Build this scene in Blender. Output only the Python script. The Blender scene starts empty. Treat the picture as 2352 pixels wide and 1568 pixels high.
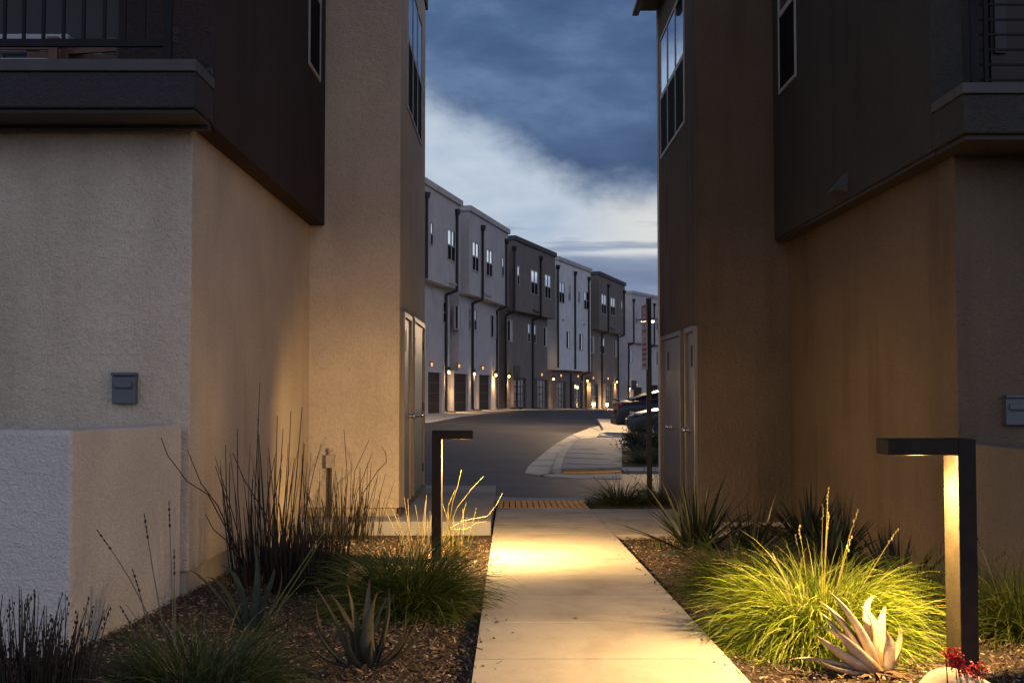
import bpy, math, random
from mathutils import Vector, Matrix
import numpy as np

random.seed(7)
R = math.radians
sc = bpy.context.scene
COL = sc.collection

# ------------------------------------------------------------------ camera
F = 2700.0                      # focal length in units of a 2352 px wide picture
PITCH = math.atan(111 / F)
YAW = -7 / F
cam_d = bpy.data.cameras.new("camera")
cam_d.sensor_width = 36.0
cam_d.lens = 36.0 * F / 2352.0
cam_d.clip_start = 0.05
cam_d.clip_end = 3000
cam = bpy.data.objects.new("camera", cam_d)
COL.objects.link(cam)
cam.rotation_euler = (R(90) + PITCH, 0, YAW)
sc.camera = cam
CM = Matrix.Rotation(YAW, 3, 'Z') @ Matrix.Rotation(R(90) + PITCH, 3, 'X')


def ray(px, py):
    return (CM @ Vector(((px - 1176) / F, -(py - 784) / F, -1.0)))


def at_y(px, py, Y):
    d = ray(px, py)
    return d * (Y / d.y)


def at_x(px, py, X):
    d = ray(px, py)
    return d * (X / d.x)


def smooth(a, b, x):
    t = min(1.0, max(0.0, (x - a) / (b - a)))
    return t * t * (3 - 2 * t)


ZF = [(0, -1.14), (66, -1.12), (77, -1.26), (88, -1.43), (103, -1.68), (125, -1.98), (400, -2.6)]


def zf(y):
    for (a, za), (b, zb) in zip(ZF, ZF[1:]):
        if y <= b:
            t = (y - a) / (b - a)
            return za + (zb - za) * t
    return ZF[-1][1]


def G(x, y):
    """height of the ground"""
    near = -1.148 - 0.0265 * y
    d = x - (-3.8 + 0.25 * (y - 53))
    far = zf(y) - 0.0355 * min(13.0, max(0.0, d))
    s = smooth(15.5, 18.5, y)
    return near * (1 - s) + far * s


def on_ground(px, py, h=0.0):
    d = ray(px, py)
    lo, hi = 2.0, 400.0
    for _ in range(60):
        m = 0.5 * (lo + hi)
        p = d * (m / d.y)
        if p.z > G(p.x, p.y) + h:
            lo = m
        else:
            hi = m
    p = d * (lo / d.y)
    return Vector((p.x, p.y, G(p.x, p.y) + h))


# ------------------------------------------------------------------ mesh builder
class MB:
    def __init__(self):
        self.v, self.f = [], []

    def add(self, vs, fs):
        o = len(self.v)
        self.v += [tuple(p) for p in vs]
        self.f += [tuple(i + o for i in f) for f in fs]

    def box(self, x0, x1, y0, y1, z0, z1):
        self.add([(x0, y0, z0), (x1, y0, z0), (x1, y1, z0), (x0, y1, z0),
                  (x0, y0, z1), (x1, y0, z1), (x1, y1, z1), (x0, y1, z1)],
                 [(3, 2, 1, 0), (4, 5, 6, 7), (0, 1, 5, 4), (1, 2, 6, 5), (2, 3, 7, 6), (3, 0, 4, 7)])
        return self

    def obox(self, c, ax, ay, az):
        """box from centre and three half-axis vectors"""
        c, ax, ay, az = Vector(c), Vector(ax), Vector(ay), Vector(az)
        vs = [c + sx * ax + sy * ay + sz * az for sz in (-1, 1) for (sx, sy) in ((-1, -1), (1, -1), (1, 1), (-1, 1))]
        fs = [(3, 2, 1, 0), (4, 5, 6, 7), (0, 1, 5, 4), (1, 2, 6, 5), (2, 3, 7, 6), (3, 0, 4, 7)]
        if ax.cross(ay).dot(az) < 0:
            fs = [tuple(reversed(f)) for f in fs]
        self.add(vs, fs)
        return self

    def tube(self, pts, radii, sides=6, cap=True, squash=None):
        pts = [Vector(p) for p in pts]
        n = len(pts)
        if not isinstance(radii, (list, tuple)):
            radii = [radii] * n
        vs, fs = [], []
        ref = None
        for i, p in enumerate(pts):
            t = (pts[min(i + 1, n - 1)] - pts[max(i - 1, 0)]).normalized()
            if ref is None:
                ref = Vector((0, 0, 1)) if abs(t.z) < 0.9 else Vector((1, 0, 0))
            a = (ref - t * ref.dot(t)).normalized()
            ref = a
            b = t.cross(a)
            for k in range(sides):
                an = 2 * math.pi * k / sides
                vs.append(p + (a * math.cos(an) + b * math.sin(an)) * radii[i])
        for i in range(n - 1):
            for k in range(sides):
                k2 = (k + 1) % sides
                fs.append((i * sides + k, i * sides + k2, (i + 1) * sides + k2, (i + 1) * sides + k))
        if cap:
            fs.append(tuple(reversed(range(sides))))
            fs.append(tuple((n - 1) * sides + k for k in range(sides)))
        self.add(vs, fs)
        return self

    def lathe(self, c, prof, seg=16):
        c = Vector(c)
        vs, fs = [], []
        for r, z in prof:
            for k in range(seg):
                a = 2 * math.pi * k / seg
                vs.append(c + Vector((r * math.cos(a), r * math.sin(a), z)))
        for i in range(len(prof) - 1):
            for k in range(seg):
                k2 = (k + 1) % seg
                fs.append((i * seg + k, i * seg + k2, (i + 1) * seg + k2, (i + 1) * seg + k))
        fs.append(tuple(reversed(range(seg))))
        fs.append(tuple((len(prof) - 1) * seg + k for k in range(seg)))
        self.add(vs, fs)
        return self

    def ball(self, c, r, seg=8, rings=5, sx=1, sy=1, sz=1):
        vs, fs = [], []
        c = Vector(c)
        for i in range(rings + 1):
            th = math.pi * i / rings
            for k in range(seg):
                a = 2 * math.pi * k / seg
                vs.append(c + Vector((r * sx * math.sin(th) * math.cos(a), r * sy * math.sin(th) * math.sin(a), r * sz * math.cos(th))))
        for i in range(rings):
            for k in range(seg):
                k2 = (k + 1) % seg
                fs.append((i * seg + k, (i + 1) * seg + k, (i + 1) * seg + k2, i * seg + k2))
        self.add(vs, fs)
        return self

    def prism(self, poly, z0, z1):
        n = len(poly)
        vs = [(x, y, z0) for x, y in poly] + [(x, y, z1) for x, y in poly]
        fs = [tuple(reversed(range(n))), tuple(range(n, 2 * n))]
        fs += [(i, (i + 1) % n, n + (i + 1) % n, n + i) for i in range(n)]
        self.add(vs, fs)
        return self

    def build(self, name, mat, parent=None, smooth_shade=False, bevel=0.0, local=False):
        off = Vector((0, 0, 0))
        if parent is not None and not local:
            q = parent
            while q is not None:
                off += q.location
                q = q.parent
        me = bpy.data.meshes.new(name)
        vs = self.v if off.length == 0 else [(a - off.x, b - off.y, c - off.z) for a, b, c in self.v]
        me.from_pydata(vs, [], self.f)
        me.update()
        if smooth_shade:
            me.polygons.foreach_set("use_smooth", [True] * len(me.polygons))
        o = bpy.data.objects.new(name, me)
        COL.objects.link(o)
        if mat is not None:
            me.materials.append(mat)
        if parent is not None:
            o.parent = parent
        if bevel:
            m = o.modifiers.new("bevel", 'BEVEL')
            m.width = bevel
            m.segments = 2
            m.limit_method = 'ANGLE'
            m.harden_normals = False
        return o


def tag(o, label, cat, group=None, kind=None):
    o["label"] = label
    o["category"] = cat
    if group:
        o["group"] = group
    o["kind"] = kind or "thing"
    return o


def thing(name, loc, label, cat, group=None):
    o = bpy.data.objects.new(name, None)
    o.empty_display_size = 0.2
    COL.objects.link(o)
    o.location = loc
    return tag(o, label, cat, group)


def structure(o):
    o["kind"] = "structure"
    return o


# ------------------------------------------------------------------ materials
def new_mat(name):
    m = bpy.data.materials.new(name)
    m.use_nodes = True
    nt = m.node_tree
    b = nt.nodes["Principled BSDF"]
    return m, nt, b


def node(nt, kind, **kw):
    n = nt.nodes.new(kind)
    for k, v in kw.items():
        if k.startswith("in_"):
            key = k[3:]
            key = int(key) if key.isdigit() else key.replace("_", " ")
            n.inputs[key].default_value = v
        else:
            setattr(n, k, v)
    return n


def mathn(nt, op, a, b=None, c=None, clamp=False):
    n = nt.nodes.new("ShaderNodeMath")
    n.operation = op
    n.use_clamp = clamp
    for i, x in enumerate((a, b, c)):
        if x is None:
            continue
        if isinstance(x, (int, float)):
            n.inputs[i].default_value = x
        else:
            nt.links.new(x, n.inputs[i])
    return n.outputs[0]


def ramp(nt, fac, stops, interp='LINEAR'):
    r = nt.nodes.new("ShaderNodeValToRGB")
    r.color_ramp.interpolation = interp
    el = r.color_ramp.elements
    while len(el) < len(stops):
        el.new(0.5)
    for e, (p, c) in zip(el, stops):
        e.position = p
        e.color = (*c, 1) if len(c) == 3 else c
    nt.links.new(fac, r.inputs[0])
    return r.outputs[0]


def mixc(nt, fac, a, b, mode='MIX'):
    n = nt.nodes.new("ShaderNodeMix")
    n.data_type = 'RGBA'
    n.blend_type = mode
    for s, x in ((0, fac), (6, a), (7, b)):
        if isinstance(x, (int, float)):
            n.inputs[s].default_value = x
        elif isinstance(x, (tuple, list)):
            n.inputs[s].default_value = (*x[:3], 1)
        else:
            nt.links.new(x, n.inputs[s])
    return n.outputs[2]


def mul(c, k):
    return tuple(min(1.0, x * k) for x in c)


def pos_map(nt, scale=(1, 1, 1)):
    g = nt.nodes.new("ShaderNodeNewGeometry")
    m = node(nt, "ShaderNodeMapping")
    m.inputs["Scale"].default_value = scale
    nt.links.new(g.outputs["Position"], m.inputs["Vector"])
    return m.outputs[0]


def noise(nt, vec, scale, detail=4, rough=0.55, out="Fac"):
    n = node(nt, "ShaderNodeTexNoise")
    n.inputs["Scale"].default_value = scale
    n.inputs["Detail"].default_value = detail
    n.inputs["Roughness"].default_value = rough
    nt.links.new(vec, n.inputs["Vector"])
    return n.outputs[out]


def stucco(name, col, var=0.10, streak=0.0, bump=1.0, rough=0.92, grain=62):
    m, nt, b = new_mat(name)
    p = pos_map(nt)
    n1 = noise(nt, p, 1.3, 5)
    c = ramp(nt, n1, [(0.3, mul(col, 1 - var)), (0.7, mul(col, 1 + var))])
    fine = noise(nt, p, grain * 0.6, 3, 0.7)
    c = mixc(nt, 0.35, c, ramp(nt, fine, [(0.35, (0.62, 0.62, 0.62)), (0.65, (1, 1, 1))]), 'MULTIPLY')
    if streak:
        st = noise(nt, pos_map(nt, (1.5, 1.5, 0.16)), 2.2, 2.5, 0.5)
        mask = ramp(nt, noise(nt, pos_map(nt, (1, 1, 0.45)), 0.9, 3, 0.6), [(0.42, (0, 0, 0)), (0.62, (1, 1, 1))])
        c = mixc(nt, mathn(nt, 'MULTIPLY', mask, min(1.0, streak * 1.9)), c, ramp(nt, st, [(0.40, (0.45, 0.40, 0.36)), (0.56, (1.0, 1.0, 1.0))]), 'MULTIPLY')
    nt.links.new(c, b.inputs["Base Color"])
    b.inputs["Roughness"].default_value = rough
    b.inputs["Specular IOR Level"].default_value = 0.15
    nb = noise(nt, p, grain, 3, 0.6)
    nb2 = noise(nt, p, grain * 0.28, 2, 0.5)
    h = mathn(nt, 'ADD', nb, mathn(nt, 'MULTIPLY', nb2, 0.9))
    bm = node(nt, "ShaderNodeBump")
    bm.inputs["Strength"].default_value = bump
    bm.inputs["Distance"].default_value = 0.022
    nt.links.new(h, bm.inputs["Height"])
    nt.links.new(bm.outputs[0], b.inputs["Normal"])
    return m


def plain(name, col, rough=0.6, metal=0.0, var=0.08, nscale=6, spec=0.5, bump=0.0, bscale=60):
    m, nt, b = new_mat(name)
    p = pos_map(nt)
    c = ramp(nt, noise(nt, p, nscale, 4), [(0.3, mul(col, 1 - var)), (0.7, mul(col, 1 + var))])
    nt.links.new(c, b.inputs["Base Color"])
    b.inputs["Roughness"].default_value = rough
    b.inputs["Metallic"].default_value = metal
    b.inputs["Specular IOR Level"].default_value = spec
    if bump:
        bm = node(nt, "ShaderNodeBump")
        bm.inputs["Strength"].default_value = bump
        bm.inputs["Distance"].default_value = 0.01
        nt.links.new(noise(nt, p, bscale, 4), bm.inputs["Height"])
        nt.links.new(bm.outputs[0], b.inputs["Normal"])
    return m


def emit(name, col, strength):
    m, nt, b = new_mat(name)
    b.inputs["Base Color"].default_value = (*mul(col, 0.6), 1)
    b.inputs["Emission Color"].default_value = (*col, 1)
    b.inputs["Emission Strength"].default_value = strength
    return m


def glass_mat(name, col, rough=0.03, ior=2.3):
    m, nt, b = new_mat(name)
    p = pos_map(nt)
    c = ramp(nt, noise(nt, p, 0.9, 3), [(0.35, mul(col, 0.8)), (0.7, mul(col, 1.25))])
    nt.links.new(c, b.inputs["Base Color"])
    b.inputs["Roughness"].default_value = rough
    b.inputs["IOR"].default_value = ior
    return m


def leaf_mat(name, c0, c1, tip=None, rough=0.5, trans=0.25):
    m, nt, b = new_mat(name)
    g = nt.nodes.new("ShaderNodeNewGeometry")
    c = ramp(nt, g.outputs["Random Per Island"], [(0.0, c0), (0.82, c1)] + ([(0.93, tip)] if tip else []))
    n = noise(nt, pos_map(nt), 25, 3)
    c = mixc(nt, 0.4, c, ramp(nt, n, [(0.3, (0.6, 0.6, 0.55)), (0.7, (1, 1, 1))]), 'MULTIPLY')
    nt.links.new(c, b.inputs["Base Color"])
    b.inputs["Roughness"].default_value = rough
    b.inputs["Specular IOR Level"].default_value = 0.35
    if trans:
        t = node(nt, "ShaderNodeBsdfTranslucent")
        nt.links.new(c, t.inputs["Color"])
        mx = node(nt, "ShaderNodeMixShader")
        mx.inputs[0].default_value = trans
        nt.links.new(b.outputs[0], mx.inputs[1])
        nt.links.new(t.outputs[0], mx.inputs[2])
        nt.links.new(mx.outputs[0], nt.nodes["Material Output"].inputs[0])
    return m


def concrete(name, col, joint=0):
    m, nt, b = new_mat(name)
    p = pos_map(nt)
    c = ramp(nt, noise(nt, p, 1.1, 6, 0.65), [(0.28, mul(col, 0.70)), (0.5, mul(col, 0.95)), (0.75, mul(col, 1.12))])
    sp = noise(nt, p, 90, 3, 0.7)
    c = mixc(nt, 0.5, c, ramp(nt, sp, [(0.3, (0.72, 0.72, 0.72)), (0.6, (1, 1, 1))]), 'MULTIPLY')
    st = noise(nt, pos_map(nt, (1, 0.35, 1)), 3.2, 5, 0.6)
    c = mixc(nt, 0.5, c, ramp(nt, st, [(0.50, (1, 1, 1)), (0.70, (0.58, 0.52, 0.46))]), 'MULTIPLY')
    # a few hairline cracks and small dark spots
    v = node(nt, "ShaderNodeTexVoronoi", feature='F1')
    v.inputs["Scale"].default_value = 7.0
    nt.links.new(p, v.inputs["Vector"])
    c = mixc(nt, 0.7, c, ramp(nt, v.outputs["Distance"], [(0.02, (0.35, 0.3, 0.26)), (0.035, (1, 1, 1))]), 'MULTIPLY')
    nt.links.new(c, b.inputs["Base Color"])
    b.inputs["Roughness"].default_value = 0.85
    b.inputs["Specular IOR Level"].default_value = 0.25
    br = noise(nt, pos_map(nt, (0.25, 6, 1)), 55, 3, 0.6)
    bm = node(nt, "ShaderNodeBump")
    bm.inputs["Strength"].default_value = 0.25
    bm.inputs["Distance"].default_value = 0.004
    nt.links.new(mathn(nt, 'ADD', br, sp), bm.inputs["Height"])
    nt.links.new(bm.outputs[0], b.inputs["Normal"])
    return m


M = {}
M['beige'] = stucco("beige_stucco", (0.60, 0.50, 0.395), streak=0.10)
M['brown'] = stucco("brown_stucco", (0.145, 0.107, 0.077), streak=0.20)
M['dark'] = stucco("dark_stucco", (0.052, 0.037, 0.036), streak=0.12)
M['olive'] = stucco("olive_dark_stucco", (0.058, 0.054, 0.048), streak=0.12)
M['parapet'] = stucco("charcoal_stucco", (0.054, 0.046, 0.052), bump=0.8, grain=60)
M['white'] = stucco("white_stucco", (0.52, 0.48, 0.47), grain=40, bump=0.3)
M['white_b'] = stucco("pale_grey_stucco", (0.45, 0.42, 0.42), grain=40, bump=0.3)
M['white_c'] = stucco("bright_white_stucco", (0.64, 0.62, 0.62), grain=40, bump=0.3)
M['brown_far'] = stucco("brown_grey_stucco", (0.19, 0.16, 0.145), grain=40, bump=0.3)
M['low_wall'] = stucco("pale_stucco_garden_wall", (0.62, 0.57, 0.53), grain=70, bump=0.9)
M['low_wall_r'] = stucco("taupe_stucco_garden_wall", (0.17, 0.14, 0.12), grain=70, bump=0.9)
M['foundation'] = concrete("foundation_concrete", (0.42, 0.36, 0.28))
M['concrete'] = concrete("pale_concrete", (0.58, 0.52, 0.44))
M['concrete_g'] = concrete("grey_concrete", (0.34, 0.33, 0.33))
M['cap'] = plain("painted_metal_cap", (0.075, 0.07, 0.07), 0.75, spec=0.2)
M['trim_dark'] = plain("dark_trim", (0.032, 0.024, 0.021), 0.7)
M['bronze'] = plain("dark_bronze_metal", (0.018, 0.014, 0.012), 0.7, 0.0, 0.25, 14, spec=0.15, bump=0.15)
M['bronze_b'] = plain("lamp_side_bronze_metal", (0.036, 0.026, 0.015), 0.5, 0.0, 0.25, 14, bump=0.2)
M['black'] = plain("black_painted_metal", (0.012, 0.010, 0.012), 0.55)
M['rail'] = plain("charcoal_rail_paint", (0.020, 0.017, 0.021), 0.8, spec=0.12)
M['frame_w'] = plain("pale_window_frame", (0.36, 0.34, 0.33), 0.6)
M['glass'] = plain("sky_reflecting_glass", (0.36, 0.50, 0.70), 0.04, 1.0, 0.04, 1.5)
M['screen'] = plain("black_insect_screen", (0.006, 0.005, 0.006), 0.9, spec=0.1)
M['blind'] = plain("pale_blind_behind_glass", (0.30, 0.31, 0.33), 0.4)
M['door'] = plain("grey_metal_door", (0.125, 0.105, 0.096), 0.28, 0.0, 0.1, 8, spec=0.6)
M['door_l'] = plain("taupe_metal_door", (0.12, 0.098, 0.086), 0.35, 0.0, 0.1, 8, spec=0.6)
M['chrome'] = plain("polished_steel", (0.7, 0.7, 0.72), 0.15, 1.0, 0.02)
M['boxgrey'] = plain("slate_plastic_box", (0.075, 0.085, 0.10), 0.5, 0.0, 0.1, 20)
M['asphalt'] = None
M['yellow'] = plain("yellow_tactile_paving", (0.80, 0.33, 0.035), 0.75, 0.0, 0.2, 9)
M['wood'] = plain("brown_outdoor_wood", (0.13, 0.055, 0.03), 0.6, 0.0, 0.3, 15)
M['cushion_w'] = plain("white_cushion", (0.42, 0.42, 0.45), 0.9)
M['cushion_t'] = plain("teal_cushion", (0.08, 0.12, 0.125), 0.9)
M['garage_d'] = plain("dark_garage_door", (0.035, 0.028, 0.028), 0.5)
M['garage_w'] = None
M['garage_g'] = glass_mat("frosted_garage_glass", (0.06, 0.08, 0.085), 0.25, 1.8)
M['lamp'] = emit("warm_bulb", (1.0, 0.60, 0.20), 5)
M['lamp_dim'] = emit("dim_amber_bulb", (1.0, 0.45, 0.13), 1.3)
M['led'] = emit("warm_led_lens", (1.0, 0.74, 0.40), 14)
M['street_lamp'] = emit("white_lamp_lens", (1.0, 0.86, 0.55), 7)
M['glint'] = emit("glint_glow", (1.0, 0.72, 0.36), 60)
M['int_lamp'] = emit("interior_bulb", (1.0, 0.95, 0.45), 2.2)
M['sign_red'] = plain("faded_red_sign_paint", (0.24, 0.035, 0.035), 0.6)
M['sign_white'] = plain("white_sign_sheet", (0.34, 0.30, 0.30), 0.4)
M['car_a'] = plain("dark_blue_car_paint", (0.012, 0.015, 0.024), 0.38, 0.2, 0.02)
M['car_b'] = plain("dark_grey_car_paint", (0.026, 0.028, 0.034), 0.40, 0.2, 0.02)
M['car_glass'] = glass_mat("tinted_car_glass", (0.008, 0.008, 0.010), 0.25, 1.35)
M['tyre'] = plain("black_rubber", (0.015, 0.015, 0.015), 0.85)
M['rim'] = plain("alloy_rim", (0.35, 0.35, 0.37), 0.3, 1.0)
M['tail'] = plain("red_tail_lens", (0.25, 0.01, 0.012), 0.15)
M['headlight'] = plain("clear_headlight_lens", (0.55, 0.56, 0.6), 0.08, 0.6)
M['rock'] = plain("pale_sandstone", (0.34, 0.28, 0.22), 0.9, 0.0, 0.2, 5, bump=0.8, bscale=14)
M['valve'] = plain("green_plastic_lid", (0.018, 0.03, 0.02), 0.6)
M['conduit'] = plain("beige_painted_conduit", (0.36, 0.30, 0.25), 0.6)
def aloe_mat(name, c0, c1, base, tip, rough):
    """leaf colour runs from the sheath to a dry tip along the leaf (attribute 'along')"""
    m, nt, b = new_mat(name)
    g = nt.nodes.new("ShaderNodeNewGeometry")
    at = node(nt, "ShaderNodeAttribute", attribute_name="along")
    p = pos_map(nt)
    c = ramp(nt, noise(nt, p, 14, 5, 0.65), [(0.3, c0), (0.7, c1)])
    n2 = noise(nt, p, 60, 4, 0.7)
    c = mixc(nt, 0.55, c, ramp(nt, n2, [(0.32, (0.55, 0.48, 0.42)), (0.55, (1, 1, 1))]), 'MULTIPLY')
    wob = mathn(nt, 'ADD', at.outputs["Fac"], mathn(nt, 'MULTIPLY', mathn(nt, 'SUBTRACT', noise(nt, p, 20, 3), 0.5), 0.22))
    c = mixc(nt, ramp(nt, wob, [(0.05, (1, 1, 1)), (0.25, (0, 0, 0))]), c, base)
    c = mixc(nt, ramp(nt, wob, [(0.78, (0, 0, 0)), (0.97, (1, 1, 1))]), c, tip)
    nt.links.new(c, b.inputs["Base Color"])
    b.inputs["Roughness"].default_value = rough
    b.inputs["Specular IOR Level"].default_value = 0.25
    bm = node(nt, "ShaderNodeBump")
    bm.inputs["Strength"].default_value = 0.35
    bm.inputs["Distance"].default_value = 0.004
    nt.links.new(noise(nt, p, 90, 4, 0.7), bm.inputs["Height"])
    nt.links.new(bm.outputs[0], b.inputs["Normal"])
    return m


M['aloe_dark'] = aloe_mat("purple_green_aloe", (0.055, 0.060, 0.030), (0.105, 0.080, 0.050), (0.05, 0.035, 0.03), (0.13, 0.05, 0.045), 0.5)
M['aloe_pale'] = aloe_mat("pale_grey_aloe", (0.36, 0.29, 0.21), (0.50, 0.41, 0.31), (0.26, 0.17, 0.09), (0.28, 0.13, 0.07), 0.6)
M['agave'] = aloe_mat("grey_green_agave", (0.024, 0.032, 0.020), (0.050, 0.060, 0.036), (0.03, 0.03, 0.02), (0.07, 0.04, 0.03), 0.8)
M['petal'] = leaf_mat("red_petals", (0.24, 0.008, 0.014), (0.40, 0.02, 0.028), None, 0.5, 0.2)
M['grass_lit'] = leaf_mat("lamplit_yellow_green_blades", (0.12, 0.19, 0.012), (0.33, 0.40, 0.035), (0.55, 0.50, 0.16), 0.45, 0.3)  # lamp glow put into the blade colour, brighter than the other mounds
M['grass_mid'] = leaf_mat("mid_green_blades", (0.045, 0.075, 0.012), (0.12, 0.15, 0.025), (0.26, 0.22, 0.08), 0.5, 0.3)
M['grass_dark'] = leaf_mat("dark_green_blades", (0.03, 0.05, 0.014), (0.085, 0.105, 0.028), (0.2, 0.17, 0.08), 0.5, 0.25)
M['rush'] = leaf_mat("dark_rush_stems", (0.012, 0.010, 0.008), (0.03, 0.022, 0.015), None, 0.7, 0.0)
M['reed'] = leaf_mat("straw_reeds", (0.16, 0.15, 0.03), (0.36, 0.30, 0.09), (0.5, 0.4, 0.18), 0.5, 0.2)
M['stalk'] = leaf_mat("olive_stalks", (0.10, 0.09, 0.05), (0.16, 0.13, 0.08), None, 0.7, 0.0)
M['seed'] = plain("dark_seed_heads", (0.035, 0.018, 0.015), 0.9)
M['flax'] = leaf_mat("dark_strap_leaves", (0.022, 0.032, 0.018), (0.06, 0.065, 0.035), None, 0.42, 0.1)
M['shrub'] = leaf_mat("dark_shrub_leaves", (0.022, 0.030, 0.016), (0.06, 0.065, 0.03), None, 0.55, 0.2)
M['leaf_dry'] = plain("dry_leaf", (0.10, 0.06, 0.03), 0.8)


def make_asphalt():
    m, nt, b = new_mat("asphalt")
    p = pos_map(nt)
    c = ramp(nt, noise(nt, p, 0.35, 6, 0.7), [(0.3, (0.040, 0.040, 0.044)), (0.7, (0.072, 0.070, 0.074))])
    c = mixc(nt, 0.8, c, ramp(nt, noise(nt, p, 60, 3, 0.7), [(0.3, (0.6, 0.6, 0.6)), (0.65, (1.15, 1.15, 1.15))]), 'MULTIPLY')
    # long sealed cracks across the lane
    w = noise(nt, pos_map(nt, (0.12, 1.1, 1)), 1.7, 3, 0.5)
    d = mathn(nt, 'ABSOLUTE', mathn(nt, 'SUBTRACT', w, 0.5))
    c = mixc(nt, 0.85, c, ramp(nt, d, [(0.006, (0.3, 0.3, 0.3)), (0.016, (1, 1, 1))]), 'MULTIPLY')
    nt.links.new(c, b.inputs["Base Color"])
    b.inputs["Roughness"].default_value = 0.6
    b.inputs["Specular IOR Level"].default_value = 0.3
    bm = node(nt, "ShaderNodeBump")
    bm.inputs["Strength"].default_value = 0.5
    bm.inputs["Distance"].default_value = 0.01
    nt.links.new(noise(nt, p, 80, 3, 0.7), bm.inputs["Height"])
    nt.links.new(bm.outputs[0], b.inputs["Normal"])
    return m


def make_garage_wood():
    m, nt, b = new_mat("brown_slatted_garage")
    p = pos_map(nt)
    w = node(nt, "ShaderNodeTexWave", wave_type='BANDS', bands_direction='Z')
    w.inputs["Scale"].default_value = 3.2
    w.inputs["Distortion"].default_value = 0.2
    nt.links.new(p, w.inputs["Vector"])
    c = ramp(nt, w.outputs["Fac"], [(0.05, (0.02, 0.013, 0.01)), (0.2, (0.045, 0.027, 0.018)), (1.0, (0.058, 0.035, 0.022))])
    nt.links.new(c, b.inputs["Base Color"])
    b.inputs["Roughness"].default_value = 0.7
    b.inputs["Specular IOR Level"].default_value = 0.15
    return m


def make_mulch():
    m, nt, b = new_mat("mulch_soil")
    p = pos_map(nt)
    n = noise(nt, p, 45, 6, 0.75)
    c = ramp(nt, n, [(0.3, (0.012, 0.008, 0.006)), (0.5, (0.07, 0.045, 0.03)), (0.72, (0.17, 0.12, 0.085))])
    nt.links.new(c, b.inputs["Base Color"])
    b.inputs["Roughness"].default_value = 0.95
    bm = node(nt, "ShaderNodeBump")
    bm.inputs["Strength"].default_value = 1.0
    bm.inputs["Distance"].default_value = 0.03
    nt.links.new(n, bm.inputs["Height"])
    nt.links.new(bm.outputs[0], b.inputs["Normal"])
    return m


M['asphalt'] = make_asphalt()
M['garage_w'] = make_garage_wood()
M['mulch'] = make_mulch()
M['chips'] = leaf_mat("bark_chips", (0.024, 0.014, 0.010), (0.20, 0.13, 0.085), (0.44, 0.34, 0.24), 0.85, 0.0)

# ------------------------------------------------------------------ ground, road, pavements
def sheet(name, mat, xs, ys, h):
    b = MB()
    nx = len(xs)
    vs = [(x, y, G(x, y) + h) for y in ys for x in xs]
    fs = [(j * nx + i, j * nx + i + 1, (j + 1) * nx + i + 1, (j + 1) * nx + i) for j in range(len(ys) - 1) for i in range(nx - 1)]
    b.add(vs, fs)
    return structure(b.build(name, mat))


def frange(a, b, n):
    return [a + (b - a) * i / n for i in range(n + 1)]


far_ax = [-600, -300, -150, -80]
sheet("ground", M['mulch'], far_ax + frange(-40, 40, 80) + [80, 150, 300, 600],
      [-600, -200, -60, -20] + frange(-4, 130, 134) + [160, 220, 400, 700, 1500], -0.055)
sheet("road", M['asphalt'], frange(-45, 60, 105), frange(17.55, 140, 245), 0.0)


def ground_poly(name, mat, pts, h, thick=0.2, px=True, cuts=3):
    """a slab following the ground: outline given as picture points on the ground or as plan points"""
    import bmesh
    P = [on_ground(*p) if px else Vector((p[0], p[1], 0)) for p in pts]
    bm = bmesh.new()
    vs = [bm.verts.new((p.x, p.y, 0)) for p in P]
    f = bm.faces.new(vs)
    if f.normal.z < 0:
        f.normal_flip()
    bmesh.ops.triangulate(bm, faces=bm.faces[:])
    bmesh.ops.subdivide_edges(bm, edges=bm.edges[:], cuts=cuts, use_grid_fill=True)
    for v in bm.verts:
        v.co.z = G(v.co.x, v.co.y) + h
    r = bmesh.ops.extrude_face_region(bm, geom=bm.faces[:])
    for v in [e for e in r['geom'] if isinstance(e, bmesh.types.BMVert)]:
        v.co.z -= thick
    bmesh.ops.recalc_face_normals(bm, faces=bm.faces[:])
    me = bpy.data.meshes.new(name)
    bm.to_mesh(me)
    bm.free()
    me.materials.append(mat)
    o = bpy.data.objects.new(name, me)
    COL.objects.link(o)
    return structure(o)


def z4(x, y):
    return ((1650 + x / 1.96) / 1.7415, (1350 + y / 1.96) / 1.7415)


PXL, PXR = -0.164, 1.066
# footpath: separate slabs with narrow joints
joints = [-3.0, 0.4, 2.6, 3.65, 4.7, 5.75, 6.8, 7.77, 8.82, 9.9, 11.0, 12.12, 13.3, 14.5, 15.75]
pb = MB()
for a, b_ in zip(joints, joints[1:]):
    a2, b2 = a + 0.007, b_ - 0.007
    n = 3
    for i in range(n):
        y0 = a2 + (b2 - a2) * i / n
        y1 = a2 + (b2 - a2) * (i + 1) / n
        vs = []
        for y in (y0, y1):
            for x in (PXL, PXR):
                vs.append((x, y, G(x, y)))
                vs.append((x, y, G(x, y) - 0.12))
        fs = [(0, 2, 6, 4), (1, 5, 7, 3), (0, 4, 5, 1), (2, 3, 7, 6)]
        if i == 0:
            fs.append((0, 1, 3, 2))
        if i == n - 1:
            fs.append((4, 6, 7, 5))
        pb.add(vs, fs)
structure(pb.build("footpath", M['concrete']))
jb = MB().prism([(PXL + 0.004, -3), (PXR - 0.004, -3), (PXR - 0.004, 15.75), (PXL + 0.004, 15.75)], 0, 1)
jb.v = [(x, y, G(x, y) - (0.010 if z > 0.5 else 0.11)) for x, y, z in jb.v]
structure(jb.build("footpath_bed", M['asphalt']))

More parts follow.
